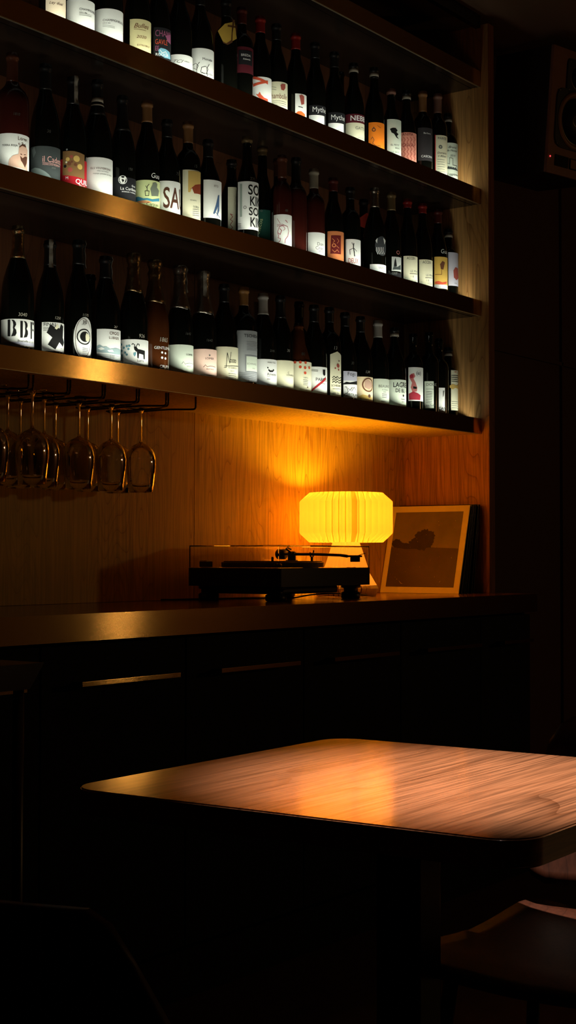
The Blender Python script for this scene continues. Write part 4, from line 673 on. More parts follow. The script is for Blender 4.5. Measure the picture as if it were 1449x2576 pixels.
('B', 4.4765, 2.627, 0.033, 0.3136, 'bur', 'dark', 'dark bottle with golden orange label sketched in red near right end of middle shelf', [(-1.4257, 1.2832, 0.0315, 0.1423, 'goldl', 'rect')], [('l', [(-0.0441, 0.0802), (-0.0216, 0.0804), (-0.0216, 0.122)], 0.0014, 'brownart'), ('p', [(-0.0274, 0.1161), (-0.0186, 0.1278), (-0.0082, 0.1234), (-0.0154, 0.0976), (-0.0245, 0.0996)], 'brownart'), ('p', [(-0.0441, 0.0553), (-0.0329, 0.0578), (-0.0186, 0.0529), (0.001, 0.0582), (0.001, 0.0499), (-0.0245, 0.0442), (-0.0441, 0.0484)], 'redo'), ('p', [(-0.047, 0.0315), (0.0083, 0.0315), (0.0083, 0.0453), (-0.047, 0.0453)], 'W')], (0.2644, 'redcapd', ''), ('Guu', -0.0245, 0.155, 0.0217, 'W')),
('B', 4.5518, 2.6282, 0.0342, 0.2581, 'bor', 'dark', 'dark bottle with white label against the wooden side panel on middle shelf', [(-1.0679, 0.3499, 0.0527, 0.1704, 'lilacw', 'rect')], [('p', [(-0.0183, 0.1068), (-0.0096, 0.119), (0.0059, 0.1159), (0.011, 0.083), (-0.0055, 0.0732), (-0.0167, 0.0817)], 'dustyred'), ('t', 'vino', -0.015, 0.0594, 0.008, 'G', 1, 0, 0)], (0.238, 'ring', 'ring'), None),
('A', 2.6, 2.627, 0.033, 0.297, 'bur', 'dark', 'bottle with blush cream label in small brown script, leftmost on top shelf', [(-1.2724, 1.15, 0.022, 0.0883, 'pinkcream', 'rect')], [('t', 'Ley dual', -0.0336, 0.0659, 0.0097, 'N', 1.1, 0.4, 0)], (0.247, 'black', ''), None),
('A', 2.7192, 2.726, 0.033, 0.297, 'bor', 'dark', 'bottle peeping out from behind the blush-labelled one on top shelf', [(-0.4387, 1.15, 0.022, 0.145, 'grey2', 'rect')], [], None, None),
('A', 2.701, 2.6324, 0.0384, 0.297, 'bur', 'dark', 'dark bottle with plain white label, left of the two matching white-labelled ones on top shelf', [(-1.7565, 1.5808, 0.022, 0.1083, 'W', 'rect')], [('t', 'CHAMPIGNEULLES', -0.0306, 0.0801, 0.008, 'K', 1, 0, 0), ('t', 'DEPUIS 1898', -0.0306, 0.073, 0.0036, 'K', 1, 0, 0), ('p', [(-0.0306, 0.071), (0.0037, 0.0726), (0.0037, 0.0719), (-0.0306, 0.0703)], 'G'), ('p', [(-0.0306, 0.0675), (0.0037, 0.0691), (0.0037, 0.0683), (-0.0306, 0.0668)], 'G')], (0.247, 'black', ''), None),
('A', 2.8074, 2.6317, 0.0377, 0.297, 'bur', 'dark', 'dark bottle with plain white label, right of the two matching white-labelled ones on top shelf', [(-2.1555, 1.9399, 0.022, 0.116, 'W', 'rect')], [('t', 'CHAMPIGNEULLES', -0.0455, 0.083, 0.0082, 'K', 1, 0, 0), ('t', 'DEPUIS 1898', -0.0455, 0.0768, 0.0036, 'K', 1, 0, 0), ('p', [(-0.0455, 0.0737), (-0.014, 0.0703), (-0.014, 0.0696), (-0.0455, 0.073)], 'G'), ('p', [(-0.0455, 0.0701), (-0.014, 0.0667), (-0.014, 0.066), (-0.0455, 0.0694)], 'G')], (0.247, 'black', ''), None),
('A', 2.9172, 2.6295, 0.0355, 0.297, 'bur', 'dark', 'dark bottle with butter yellow label in flowing script on top shelf', [(-1.4302, 1.2872, 0.022, 0.1217, 'butter', 'rect')], [('t', 'Bulles', -0.0403, 0.098, 0.0179, 'brownart', 1, 0.4, 0), ('t', '2020', -0.0328, 0.0712, 0.0104, 'brownart', 1.3, 0.3, 0), ('t', 'EXTRA BRUT', -0.0307, 0.05, 0.0067, 'brownart', 1, 0, 0), ('p', [(-0.0392, 0.0948), (-0.0061, 0.0932), (-0.0061, 0.0923), (-0.0392, 0.0939)], 'brownart')], (0.247, 'black', ''), None),
('A', 2.9985, 2.6274, 0.0334, 0.297, 'bur', 'dark', 'dark bottle with black label of pink capitals above a glowing blue creature', [(-1.2216, 1.15, 0.022, 0.1233, 'blackl', 'rect')], [('t', 'CHAMP', -0.037, 0.0991, 0.0242, 'rose3', 0.6, 0, 0), ('t', 'GAVLE', -0.037, 0.0776, 0.0197, 'redo', 0.6, 0, 0), ('t', 'EE', -0.037, 0.0604, 0.0182, 'rose3', 0.6, 0, 0), ('p', [(-0.0284, 0.0622), (-0.022, 0.0678), (-0.0081, 0.0664), (0.0081, 0.0619), (0.0137, 0.0443), (-0.0106, 0.0423), (-0.0263, 0.0494)], 'bluel'), ('l', [(-0.0242, 0.0623), (-0.0176, 0.0542), (-0.0081, 0.0599), (0.0005, 0.049)], 0.0015, 'W'), ('t', 'ROUGE', -0.0359, 0.0464, 0.0106, 'W', 1, 0, 0), ('p', [(-0.0081, 0.1029), (0.0137, 0.1133), (0.0137, 0.0852), (-0.0026, 0.0891)], 'rose3')], (0.247, 'black', ''), None),
('A', 3.0888, 2.6307, 0.0367, 0.297, 'bur', 'dark', 'dark bottle with low pale-scripted white label left of the looping-initials label on top shelf', [(-1.569, 1.4121, 0.022, 0.0747, 'W', 'rect')], [('t', 'TCl', -0.0523, 0.0515, 0.0123, 'G', 1.5, 0.5, 0), ('t', 'nature', -0.0174, 0.0549, 0.0062, 'G', 1, 0, 0)], (0.247, 'black', ''), None),
('A', 3.1806, 2.6325, 0.0385, 0.297, 'bur', 'dark', 'dark bottle with white label of large looping black initials', [(-1.5229, 1.3706, 0.022, 0.1173, 'W', 'rect')], [('t', 'Menade', -0.0272, 0.0842, 0.0102, 'K', 1, 0, 0), ('l', [(-0.0547, 0.0703), (-0.045, 0.0745), (-0.0383, 0.0674), (-0.0428, 0.0566), (-0.0522, 0.0621)], 0.0011, 'K'), ('l', [(-0.035, 0.0773), (-0.0416, 0.0687), (-0.0428, 0.0466)], 0.0013, 'K'), ('l', [(-0.0204, 0.0459), (-0.0317, 0.0496), (-0.0295, 0.063), (-0.018, 0.0673), (-0.0104, 0.0607), (-0.0156, 0.0465)], 0.0013, 'K'), ('l', [(-0.0063, 0.0749), (-0.0143, 0.0622), (-0.0131, 0.0402)], 0.0013, 'K'), ('t', 'Primitiu Extra', -0.0295, 0.0452, 0.0071, 'K', 1, 0, 0), ('t', 'Blanc', -0.0104, 0.0362, 0.0047, 'G', 1, 0, 0)], (0.247, 'black', ''), None),
('A', 3.2901, 2.627, 0.033, 0.297, 'bor', 'dark', 'unlabelled dark bottle hung with a yellow and brown paper tag', [], [], (0.247, 'black', 'tagyellow'), None),
('A', 3.3631, 2.627, 0.033, 0.297, 'bor', 'dark', 'dark bottle with maroon-bordered black label and white capitals', [(-1.7186, 1.5467, 0.0973, 0.1733, 'maroon', 'rect')], [('p', [(-0.0392, 0.1214), (0.0068, 0.1214), (0.0068, 0.1629), (-0.0392, 0.1629)], 'blackl'), ('t', 'BREDA', -0.0322, 0.1457, 0.0098, 'W', 1, 0, 0), ('t', 'Azienda', -0.0265, 0.1353, 0.0073, 'W', 1, 0, 0)], (0.247, 'redcapd', ''), None),
('A', 3.4515, 2.627, 0.033, 0.297, 'bur', 'dark', 'red-capped bottle with white label crossed by red ribbons over a red fox', [(-1.604, 1.4436, 0.022, 0.1089, 'W', 'rect')], [('p', [(-0.0529, 0.1113), (-0.0434, 0.1097), (-0.0063, 0.0952), (-0.0063, 0.0881), (-0.0529, 0.1043)], 'redo'), ('p', [(-0.0515, 0.0887), (-0.0063, 0.0998), (-0.0063, 0.0928), (-0.0515, 0.0805)], 'redo'), ('p', [(-0.0434, 0.0594), (-0.0362, 0.0564), (-0.0315, 0.0644), (-0.028, 0.0562), (-0.0185, 0.0475), (-0.0063, 0.0448), (-0.0063, 0.033), (-0.0269, 0.0399), (-0.0362, 0.0494)], 'redo')], (0.247, 'redcap', ''), None),
('A', 3.5311, 2.627, 0.033, 0.297, 'bur', 'dark', 'dark bottle with cream label of blackletter title and red coat of arms', [(-1.724, 1.5516, 0.022, 0.1154, 'cream', 'rect')], [('t', 'Chambolle', -0.0569, 0.065, 0.0235, 'brownart', 0.62, 0, 0), ('p', [(-0.0187, 0.1054), (-0.0135, 0.1097), (-0.001, 0.1111), (-0.001, 0.0992), (-0.0078, 0.0905), (-0.0162, 0.0915)], 'dustyred'), ('p', [(-0.0507, 0.1019), (-0.0307, 0.0977), (-0.0307, 0.0966), (-0.0507, 0.1008)], 'G'), ('p', [(-0.0507, 0.0947), (-0.0307, 0.0906), (-0.0307, 0.0895), (-0.0507, 0.0937)], 'G'), ('p', [(-0.0427, 0.0579), (0.0031, 0.0572), (0.0031, 0.0562), (-0.0427, 0.0568)], 'G'), ('p', [(-0.0427, 0.052), (0.0031, 0.0513), (0.0031, 0.0502), (-0.0427, 0.0509)], 'G'), ('p', [(-0.0427, 0.046), (0.0031, 0.0453), (0.0031, 0.0443), (-0.0427, 0.045)], 'G')], (0.247, 'black', ''), None),
('A', 3.6294, 2.627, 0.033, 0.297, 'bur', 'dark', 'red-capped bottle with slim white label ending in an orange mound', [(-0.9951, 0.4531, 0.022, 0.1046, 'W', 'rect')], [('p', [(-0.0324, 0.043), (-0.0239, 0.0504), (-0.0136, 0.0516), (0.0014, 0.0449), (0.0014, 0.0328), (-0.0324, 0.0357)], 'orange2'), ('p', [(-0.0202, 0.0991), (-0.0122, 0.1026), (-0.0026, 0.0985), (-0.0026, 0.0755), (-0.0136, 0.0709)], 'dustyred'), ('l', [(-0.0227, 0.065), (-0.0092, 0.0632)], 0.0024, 'K')], (0.247, 'redcap', ''), None),
('A', 3.7313, 2.627, 0.033, 0.297, 'bur', 'dark', 'left of the two bottles with half black half white labels on top shelf', [(-1.5444, 1.3899, 0.022, 0.0946, 'blackl', 'rect')], [('p', [(-0.051, 0.0134), (0.0019, 0.0134), (0.0019, 0.0638), (-0.051, 0.0638)], 'W'), ('t', 'Mythe', -0.0402, 0.074, 0.0226, 'W', 0.9, 0, 0)], (0.247, 'black', ''), None),
('A', 3.837, 2.627, 0.033, 0.297, 'bur', 'dark', 'right of the two bottles with half black half white labels on top shelf', [(-1.5699, 1.4129, 0.022, 0.098, 'blackl', 'rect')], [('p', [(-0.0518, 0.0191), (0.0025, 0.0191), (0.0025, 0.0641), (-0.0518, 0.0641)], 'W'), ('t', 'Mythe', -0.0434, 0.0747, 0.0231, 'W', 0.9, 0, 0), ('t', 'solera', -0.0219, 0.042, 0.0062, 'G', 1, 0, 0)], (0.247, 'black', ''), None),
('A', 4.0063, 2.721, 0.033, 0.297, 'bor', 'dark', 'bottle half hidden with grey-white label edge left of the maroon-banded label', [(-0.7771, 1.15, 0.022, 0.1491, 'grey2', 'rect')], [], None, None),
('A', 3.9485, 2.6282, 0.0342, 0.292, 'bur', 'dark', 'bottle with cream label under a maroon band of white capitals', [(-1.8177, 1.6359, 0.022, 0.1171, 'cream', 'rect')], [('p', [(-0.0621, 0.0916), (0.0141, 0.0916), (0.0141, 0.1197), (-0.0621, 0.1197)], 'maroon'), ('t', '*NEBB', -0.0452, 0.0986, 0.0235, 'W', 1.05, 0, 0), ('t', 'GATTI', -0.0285, 0.07, 0.0136, 'G', 1, 0, 0), ('t', 'VINO ROSSO', -0.0206, 0.0412, 0.0054, 'G', 1, 0, 0)], (0.272, 'ring', 'ring'), None),
('A', 4.0678, 2.627, 0.033, 0.3095, 'bur', 'dark', 'dark bottle with bright orange label on top shelf', [(-1.577, 1.4193, 0.022, 0.1212, 'orangel2', 'rect')], [('c', -0.0342, 0.0964, 0.0065, 'brownart', 0.5), ('l', [(-0.0434, 0.0656), (-0.0381, 0.0731), (-0.0329, 0.0626), (-0.0381, 0.0523), (-0.0277, 0.0444), (-0.0106, 0.0437)], 0.0017, 'brownart'), ('l', [(-0.0224, 0.1099), (-0.0106, 0.1037)], 0.0013, 'brownart'), ('l', [(-0.0462, 0.0529), (-0.0407, 0.0446)], 0.0013, 'brownart'), ('p', [(-0.0342, 0.1069), (-0.0303, 0.1004), (-0.0381, 0.1005)], 'brownart')], (0.2734, 'ring', 'ring'), None),
('A', 4.1717, 2.627, 0.033, 0.2652, 'bur', 'dark', 'dark bottle with white label showing a splayed black bird shape', [(-1.4182, 1.2764, 0.022, 0.1564, 'greenw', 'rect')], [('p', [(-0.0372, 0.1233), (-0.028, 0.1273), (-0.0183, 0.1268), (-0.0105, 0.1201), (-0.0153, 0.114), (-0.0069, 0.1075), (-0.0138, 0.1009), (-0.005, 0.0919), (-0.0153, 0.0954), (-0.024, 0.1077), (-0.032, 0.1113), (-0.0346, 0.1179)], 'K'), ('t', 'EL PETIT', -0.0346, 0.0676, 0.0084, 'K', 1, 0, 0), ('t', 'ROIG', -0.0198, 0.0577, 0.0075, 'K', 1, 0, 0), ('t', 'NS 2019', -0.0346, 0.0437, 0.0084, 'G', 1, 0, 0)], (0.2452, 'pinkcap', ''), None),
('A', 4.2692, 2.627, 0.033, 0.2846, 'bur', 'dark', 'dark bottle with red-patterned leaf label on top shelf', [(-1.8344, 1.651, 0.022, 0.1351, 'salmon', 'rect')], [('t', 'ANIMA', -0.0474, 0.1238, 0.0133, 'darkred', 0.9, 0, 0), ('t', 'DIVA', -0.0474, 0.0861, 0.0172, 'darkred', 1, 0, 0), ('l', [(-0.0551, 0.1195), (-0.0488, 0.1105), (-0.0535, 0.1044)], 0.0021, 'dustyred'), ('l', [(-0.0551, 0.1034), (-0.0488, 0.0943), (-0.0535, 0.0883)], 0.0021, 'dustyred'), ('l', [(-0.0551, 0.0872), (-0.0488, 0.0782), (-0.0535, 0.0721)], 0.0021, 'dustyred'), ('l', [(-0.0551, 0.071), (-0.0488, 0.062), (-0.0535, 0.0559)], 0.0021, 'dustyred'), ('l', [(-0.0551, 0.0548), (-0.0488, 0.0459), (-0.0535, 0.0398)], 0.0021, 'dustyred'), ('l', [(-0.0431, 0.118), (-0.0376, 0.1096), (-0.0417, 0.1031)], 0.0021, 'dustyred'), ('l', [(-0.0431, 0.1018), (-0.0376, 0.0934), (-0.0417, 0.0869)], 0.0021, 'dustyred'), ('l', [(-0.0431, 0.0857), (-0.0376, 0.0773), (-0.0417, 0.0708)], 0.0021, 'dustyred'), ('l', [(-0.0431, 0.0695), (-0.0376, 0.0611), (-0.0417, 0.0546)], 0.0021, 'dustyred'), ('l', [(-0.0431, 0.0534), (-0.0376, 0.045), (-0.0417, 0.0385)], 0.0021, 'dustyred'), ('l', [(-0.0323, 0.1176), (-0.0269, 0.1097), (-0.031, 0.1028)], 0.0021, 'dustyred'), ('l', [(-0.0323, 0.1015), (-0.0269, 0.0936), (-0.031, 0.0867)], 0.0021, 'dustyred'), ('l', [(-0.0323, 0.0853), (-0.0269, 0.0774), (-0.031, 0.0705)], 0.0021, 'dustyred'), ('l', [(-0.0323, 0.0691), (-0.0269, 0.0612), (-0.031, 0.0544)], 0.0021, 'dustyred'), ('l', [(-0.0323, 0.053), (-0.0269, 0.0451), (-0.031, 0.0382)], 0.0021, 'dustyred'), ('l', [(-0.0213, 0.1182), (-0.0154, 0.1109), (-0.0199, 0.1036)], 0.0021, 'dustyred'), ('l', [(-0.0213, 0.1021), (-0.0154, 0.0947), (-0.0199, 0.0874)], 0.0021, 'dustyred'), ('l', [(-0.0213, 0.0859), (-0.0154, 0.0786), (-0.0199, 0.0712)], 0.0021, 'dustyred'), ('l', [(-0.0213, 0.0697), (-0.0154, 0.0624), (-0.0199, 0.0551)], 0.0021, 'dustyred'), ('l', [(-0.0213, 0.0536), (-0.0154, 0.0462), (-0.0199, 0.0389)], 0.0021, 'dustyred'), ('l', [(-0.0086, 0.1201), (-0.0002, 0.1139), (-0.0067, 0.1057)], 0.0021, 'dustyred'), ('l', [(-0.0086, 0.104), (-0.0002, 0.0977), (-0.0067, 0.0895)], 0.0021, 'dustyred'), ('l', [(-0.0086, 0.0878), (-0.0002, 0.0815), (-0.0067, 0.0733)], 0.0021, 'dustyred'), ('l', [(-0.0086, 0.0716), (-0.0002, 0.0653), (-0.0067, 0.0571)], 0.0021, 'dustyred'), ('l', [(-0.0086, 0.0554), (-0.0002, 0.0491), (-0.0067, 0.0409)], 0.0021, 'dustyred')], (0.2646, 'ring', 'ring'), None),
('A', 4.3751, 2.627, 0.033, 0.3088, 'bor', 'dark', 'amber-capped bottle with near-black label lettered in small white capitals', [(-1.5462, 1.3916, 0.0623, 0.176, 'charcoal', 'rect')], [('t', 'Barbera', -0.0313, 0.1541, 0.0087, 'W', 1, 0, 0), ('t', 'CASCINA', -0.0394, 0.0734, 0.0107, 'W', 1, 0, 0)], (0.2365, 'browncap', ''), None),
('A', 4.4765, 2.627, 0.033, 0.3261, 'bor', 'dark', 'pink-capped bottle with red-edged cream label on top shelf', [(-1.2936, 1.1642, 0.022, 0.1732, 'cream', 'rect')], [('p', [(-0.0441, 0.175), (-0.0413, 0.1748), (-0.0413, 0.0329), (-0.0441, 0.0331)], 'red2'), ('t', 'PARGE', -0.0343, 0.1579, 0.0118, 'G', 1, 0, 0), ('c', -0.0245, 0.1319, 0.0069, 'G', 0.3), ('t', 'Domaine', -0.0357, 0.1078, 0.0099, 'K', 1, 0.2, 0), ('t', 'd Albert', -0.0343, 0.0967, 0.0099, 'K', 1, 0.2, 0), ('p', [(-0.0357, 0.0884), (-0.0082, 0.0879), (-0.0082, 0.0868), (-0.0357, 0.0872)], 'G'), ('p', [(-0.0357, 0.08), (-0.0082, 0.0796), (-0.0082, 0.0785), (-0.0357, 0.0789)], 'G'), ('p', [(-0.0357, 0.0717), (-0.0082, 0.0712), (-0.0082, 0.0701), (-0.0357, 0.0706)], 'G'), ('p', [(-0.0357, 0.0633), (-0.0082, 0.0629), (-0.0082, 0.0617), (-0.0357, 0.0622)], 'G'), ('p', [(-0.0357, 0.055), (-0.0082, 0.0545), (-0.0082, 0.0534), (-0.0357, 0.0539)], 'G'), ('p', [(-0.0357, 0.0466), (-0.0082, 0.0461), (-0.0082, 0.045), (-0.0357, 0.0455)], 'G'), ('p', [(-0.0357, 0.0383), (-0.0082, 0.0378), (-0.0082, 0.0367), (-0.0357, 0.0372)], 'G')], (0.2569, 'pinkcap', ''), None),
('A', 4.5499, 2.6282, 0.0342, 0.274, 'bor', 'dark', 'bottle with white villa-drawing label against the wooden side panel on top shelf', [(-1.4231, 1.2808, 0.022, 0.1632, 'greenw', 'rect')], [('t', 'Brunel', -0.0344, 0.1435, 0.012, 'K', 1, 0.4, 0), ('t', 'de Montal', -0.0414, 0.1323, 0.01, 'K', 1, 0.4, 0), ('t', '2019', -0.0288, 0.1141, 0.01, 'K', 1, 0.2, 0), ('l', [(-0.0457, 0.0763), (-0.0457, 0.0932), (-0.0302, 0.0873), (-0.0302, 0.1098), (-0.0183, 0.1081), (-0.0183, 0.0841), (0.0023, 0.0838), (0.0023, 0.0697)], 0.0014, 'K'), ('t', 'Loggiamo', -0.04, 0.0479, 0.012, 'K', 1, 0.5, 0), ('c', -0.0414, 0.0775, 0.0036, 'slate', 0), ('c', -0.0337, 0.0757, 0.0036, 'slate', 0), ('c', -0.0259, 0.0743, 0.0036, 'slate', 0), ('c', -0.0175, 0.0735, 0.0036, 'slate', 0), ('c', -0.0076, 0.0735, 0.0036, 'slate', 0), ('p', [(-0.0472, 0.0765), (0.0059, 0.0719), (0.0059, 0.0663), (-0.0472, 0.0708)], 'slate')], (0.254, 'ring', 'ring'), None)
]

for rec in BOTTLES: bottle(rec)

# ------------------------------------------------------------------ stemware rack and glasses
FX = [2.455, 2.578, 2.700, 2.826, 2.940, 3.061]
ZW = 1.458; ZU = SH['C'][0]
rack_n = 0
chan = [(FX[i], FX[i + 1]) for i in range(5)]
chan = [(2.335, 2.449)] + chan
for ci, (a, b_) in enumerate(chan):
    x0, x1 = (a + .009 if ci > 0 else a), b_
    xm = (x0 + x1) / 2
    o = empty('glass_rack_rail', (xm, 2.62, ZU), ['leftmost', 'second from left', 'third from left', 'third from right', 'second from right', 'rightmost'][ci] + ' dark wire stemware rail hanging under the lowest shelf', 'glass rack', 'wire stemware rails')
    for sx, xx in ((-1, x0), (1, x1)):
        xi = xm + sx * .0185
        pts = [(xx, 2.545, ZU + .0005), (xx, 2.545, ZW + .012)] + bezier((xx, 2.545, ZW + .008), (xx, 2.545, ZW), (xx, 2.55, ZW), (xx - sx * .004, 2.557, ZW), 5) \
            + bezier((xx - sx * .006, 2.562, ZW), (xx - sx * .03, 2.60, ZW), (xi, 2.59, ZW), (xi, 2.625, ZW), 6) + [(xi, 2.79, ZW), (xi, 2.80, ZW + .004), (xi, 2.803, ZW + .012), (xi, 2.803, ZU + .0005)]
        w = MB(WIREM).tube([(p[0] - xm, p[1] - 2.62, p[2] - ZU) for p in pts], .0026, 8).build('wire', o)
    MB(WIREM).box(-.03, .155, -.0035, .03, .175, -.0002).build('mounting_plate', o)

def glass_mb():
    """thin-walled stem glass, standing upside down: foot at the top (z=0), rim at z=-.228"""
    t = .0009
    outer = [(.0, .0), (.033, -.0012), (.0355, -.002), (.0355, -.0030), (.031, -.0036), (.012, -.0055), (.006, -.010), (.0036, -.018), (.0031, -.03), (.0030, -.085),
             (.0036, -.090), (.006, -.095), (.012, -.098), (.021, -.102), (.030, -.110), (.0365, -.121), (.0402, -.135), (.0412, -.148), (.0408, -.162), (.0390, -.182), (.0362, -.205), (.0332, -.228)]
    inner = [(.0332 - t, -.2282), (.0362 - t, -.205), (.0390 - t, -.182), (.0408 - t, -.162), (.0412 - t, -.148), (.0402 - t, -.1352), (.0365 - t, -.1218), (.030 - t, -.1113), (.021 - t, -.1038), (.011, -.1002), (.004, -.0990), (0, -.0988)]
    m = MB(WINEG)
    bm_prof = outer + inner
    m.lathe(bm_prof, 40)
    return m
g0 = None
GL = [(5, 2), (5, 3), (4, 2), (4, 3), (3, 2), (3, 3), (2, 2), (2, 3), (1, 1), (1, 2), (0, 1), (0, 2)]
ord_ = {1: 'front', 2: 'front', 3: 'rear'}
first = {5: 2, 4: 2, 3: 2, 2: 2, 1: 1, 0: 1}
names = {5: 'rightmost', 4: 'second from right', 3: 'third from right', 2: 'fourth from right', 1: 'fifth from right', 0: 'leftmost'}
for (c_, p_) in GL:
    a, b_ = chan[c_]; a = a + .009 if c_ > 0 else a
    x = (a + b_) / 2; y = 2.600 + .085 * (p_ - 1)
    which = 'front' if p_ == first[c_] else 'rear'
    lab = '%s wine glass hanging upside down on the %s rail of the rack' % (which, names[c_])
    if g0 is None:
        g0 = glass_mb().build('wine_glass'); o = g0
    else:
        o = g0.copy(); COL.objects.link(o)
    o.location = (x - .006 if p_ else x, y, ZW + .0074)
    tag(o, lab, 'wine glass', 'stem glasses hanging in the rack')

# ------------------------------------------------------------------ table lamp
LX, LY = 3.944, 2.655
lamp = empty('table_lamp', (LX, LY, CT), 'glowing yellow pleated paper table lamp standing behind the record player', 'lamp')
def pleated(rings, n, depth, th=.0006):
    """rings: (radius, z, depth factor); n pleats; returns verts, faces of a folded sheet closed round"""
    vs = []; fs = []; K = 2 * n
    for r, z, df in rings:
        for k in range(K):
            a = 2 * math.pi * k / K
            rr = r if k % 2 == 0 else r - depth * df
            vs.append((rr * math.cos(a), rr * math.sin(a), z))
    for i in range(len(rings) - 1):
        for k in range(K):
            k2 = (k + 1) % K
            fs.append([i * K + k, i * K + k2, (i + 1) * K + k2, (i + 1) * K + k])
    return vs, fs
def paper(name, rgb, e_rgb, e):
    m = bpy.data.materials.new(name); m.use_nodes = True
    nt = m.node_tree; nt.nodes.clear(); N = nt.nodes.new; L = nt.links.new
    o = N('ShaderNodeOutputMaterial'); d = N('ShaderNodeBsdfDiffuse'); t = N('ShaderNodeBsdfTranslucent'); mx = N('ShaderNodeMixShader'); ad = N('ShaderNodeAddShader'); em = N('ShaderNodeEmission')
    tc = N('ShaderNodeTexCoord'); n = N('ShaderNodeTexNoise'); n.inputs['Scale'].default_value = 35
    L(tc.outputs['Object'], n.inputs['Vector'])
    mr = N('ShaderNodeMix'); mr.data_type = 'RGBA'
    mr.inputs['A'].default_value = (*[c * .94 for c in rgb], 1); mr.inputs['B'].default_value = (*rgb, 1)
    L(n.outputs['Fac'], mr.inputs['Factor'])
    L(mr.outputs['Result'], d.inputs[0]); L(mr.outputs['Result'], t.inputs[0])
    mx.inputs[0].default_value = .42
    L(d.outputs[0], mx.inputs[1]); L(t.outputs[0], mx.inputs[2])
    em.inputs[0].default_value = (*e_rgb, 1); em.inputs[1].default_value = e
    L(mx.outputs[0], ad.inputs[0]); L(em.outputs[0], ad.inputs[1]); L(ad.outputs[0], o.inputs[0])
    return m
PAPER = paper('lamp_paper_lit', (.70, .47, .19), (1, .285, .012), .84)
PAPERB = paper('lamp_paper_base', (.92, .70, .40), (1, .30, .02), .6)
PAPERC = paper('lamp_paper_crease', (.62, .34, .08), (1, .20, .006), .26)  # doubled paper at the folds, their shadow edges also painted in as darker colour
N_P = 38
zs0, zs1 = .173, .330   # shade bottom / top above the worktop
rs = .149
rings = [(.030, zs0 + .004, 0), (.118, zs0 - .001, .30), (rs - .002, zs0 + .026, 1), (rs, zs0 + .030, 1), (rs, zs1 - .030, 1), (rs - .002, zs1 - .026, 1), (.118, zs1, .30), (.055, zs1 - .002, 0)]
def creased(rings, n, depth, seam=None, cw=.17):
    """pleated sheet whose inner folds are strips of the second material, fold shading put into its colour; seam = pleat index of the glued overlap"""
    vs = []; fs = []; mi = []; K = 4 * n
    for r, z, df in rings:
        for k in range(n):
            a0 = 2 * math.pi * k / n; st = 2 * math.pi / n
            for da, t in ((0, 0), (.5 - cw / 2, 1 - cw), (.5, 1), (.5 + cw / 2, 1 - cw)):
                rr = r - depth * df * t; a = a0 + da * st
                vs.append((rr * math.cos(a), rr * math.sin(a), z))
    for i in range(len(rings) - 1):
        for k in range(K):
            k2 = (k + 1) % K
            fs.append([i * K + k, i * K + k2, (i + 1) * K + k2, (i + 1) * K + k])
            mi.append(1 if k % 4 in (1, 2) or (seam is not None and k // 4 == seam and k % 4 == 3) else 0)
    return vs, fs, mi
vs, fs, mi = creased(rings[1:-1], N_P, .026, seam=int(round((180 + 34.5) / 360 * N_P)))
shd = MB(PAPER, PAPERC)
for f, m_ in zip(fs, mi): shd.f.append(f); shd.mi.append(m_); shd.smooth.append(False)
shd.v = vs
shd.build('lamp_shade', lamp)
def sheet_ring(name, prof, n, depth, m, m2):
    vs, fs, mi = creased(prof, n, depth, cw=.22)
    b_ = MB(m, m2); b_.v = vs; b_.f = fs; b_.mi = mi; b_.smooth = [False] * len(fs)
    return b_.build(name, lamp)
sheet_ring('lamp_base', [(.098, .0362, 1), (.075, .075, .9), (.044, .170, .8), (.040, .182, .8)], 26, .010, PAPERB, PAPERB)
PLAINP = mat('plain_pleated_paper', (.80, .66, .44), rough=.8)
PLAIND = mat('paper_fold_shading', (.34, .20, .10), rough=.8)  # darker copy of the foot paper, shading of the folds painted in
sheet_ring('lamp_foot', [(.080, .0008, .2), (.094, .0012, 1), (.1035, .026, 1), (.0985, .036, 1)], 30, .015, PLAINP, PLAIND)
MB(BLACKM).lathe([(0, .0002), (.035, .0002), (.035, .004), (.006, .006), (.005, .20), (.013, .203), (.013, .225), (0, .226)], 20).build('lamp_holder', lamp)
BULB = emit('warm_bulb', (1, .45, .03), 140)
MB(BULB).lathe([(0, .2265), (.010, .2265), (.014, .236), (.026, .255), (.030, .270), (.026, .286), (.014, .296), (0, .299)], 20).build('bulb', lamp)
# lamp lead running forward to the left, behind and under the player
crd = MB(BLACKP).tube([(p[0], p[1], p[2]) for p in
    bezier((LX - .035, LY - .10, CT + .008), (LX - .11, LY - .17, CT + .002), (LX - .20, LY - .09, CT + .03), (LX - .30, LY - .02, CT + .003), 16)
    + bezier((LX - .32, LY, CT + .0025), (LX - .42, LY + .07, CT + .0025), (LX - .6, LY + .15, CT + .0025), (LX - .7, LY + .17, CT + .0025), 10)], .0022, 8).build('power_cord')
tag(crd, 'thin black cable lying on the worktop between the record player and paper lamp', 'cable')

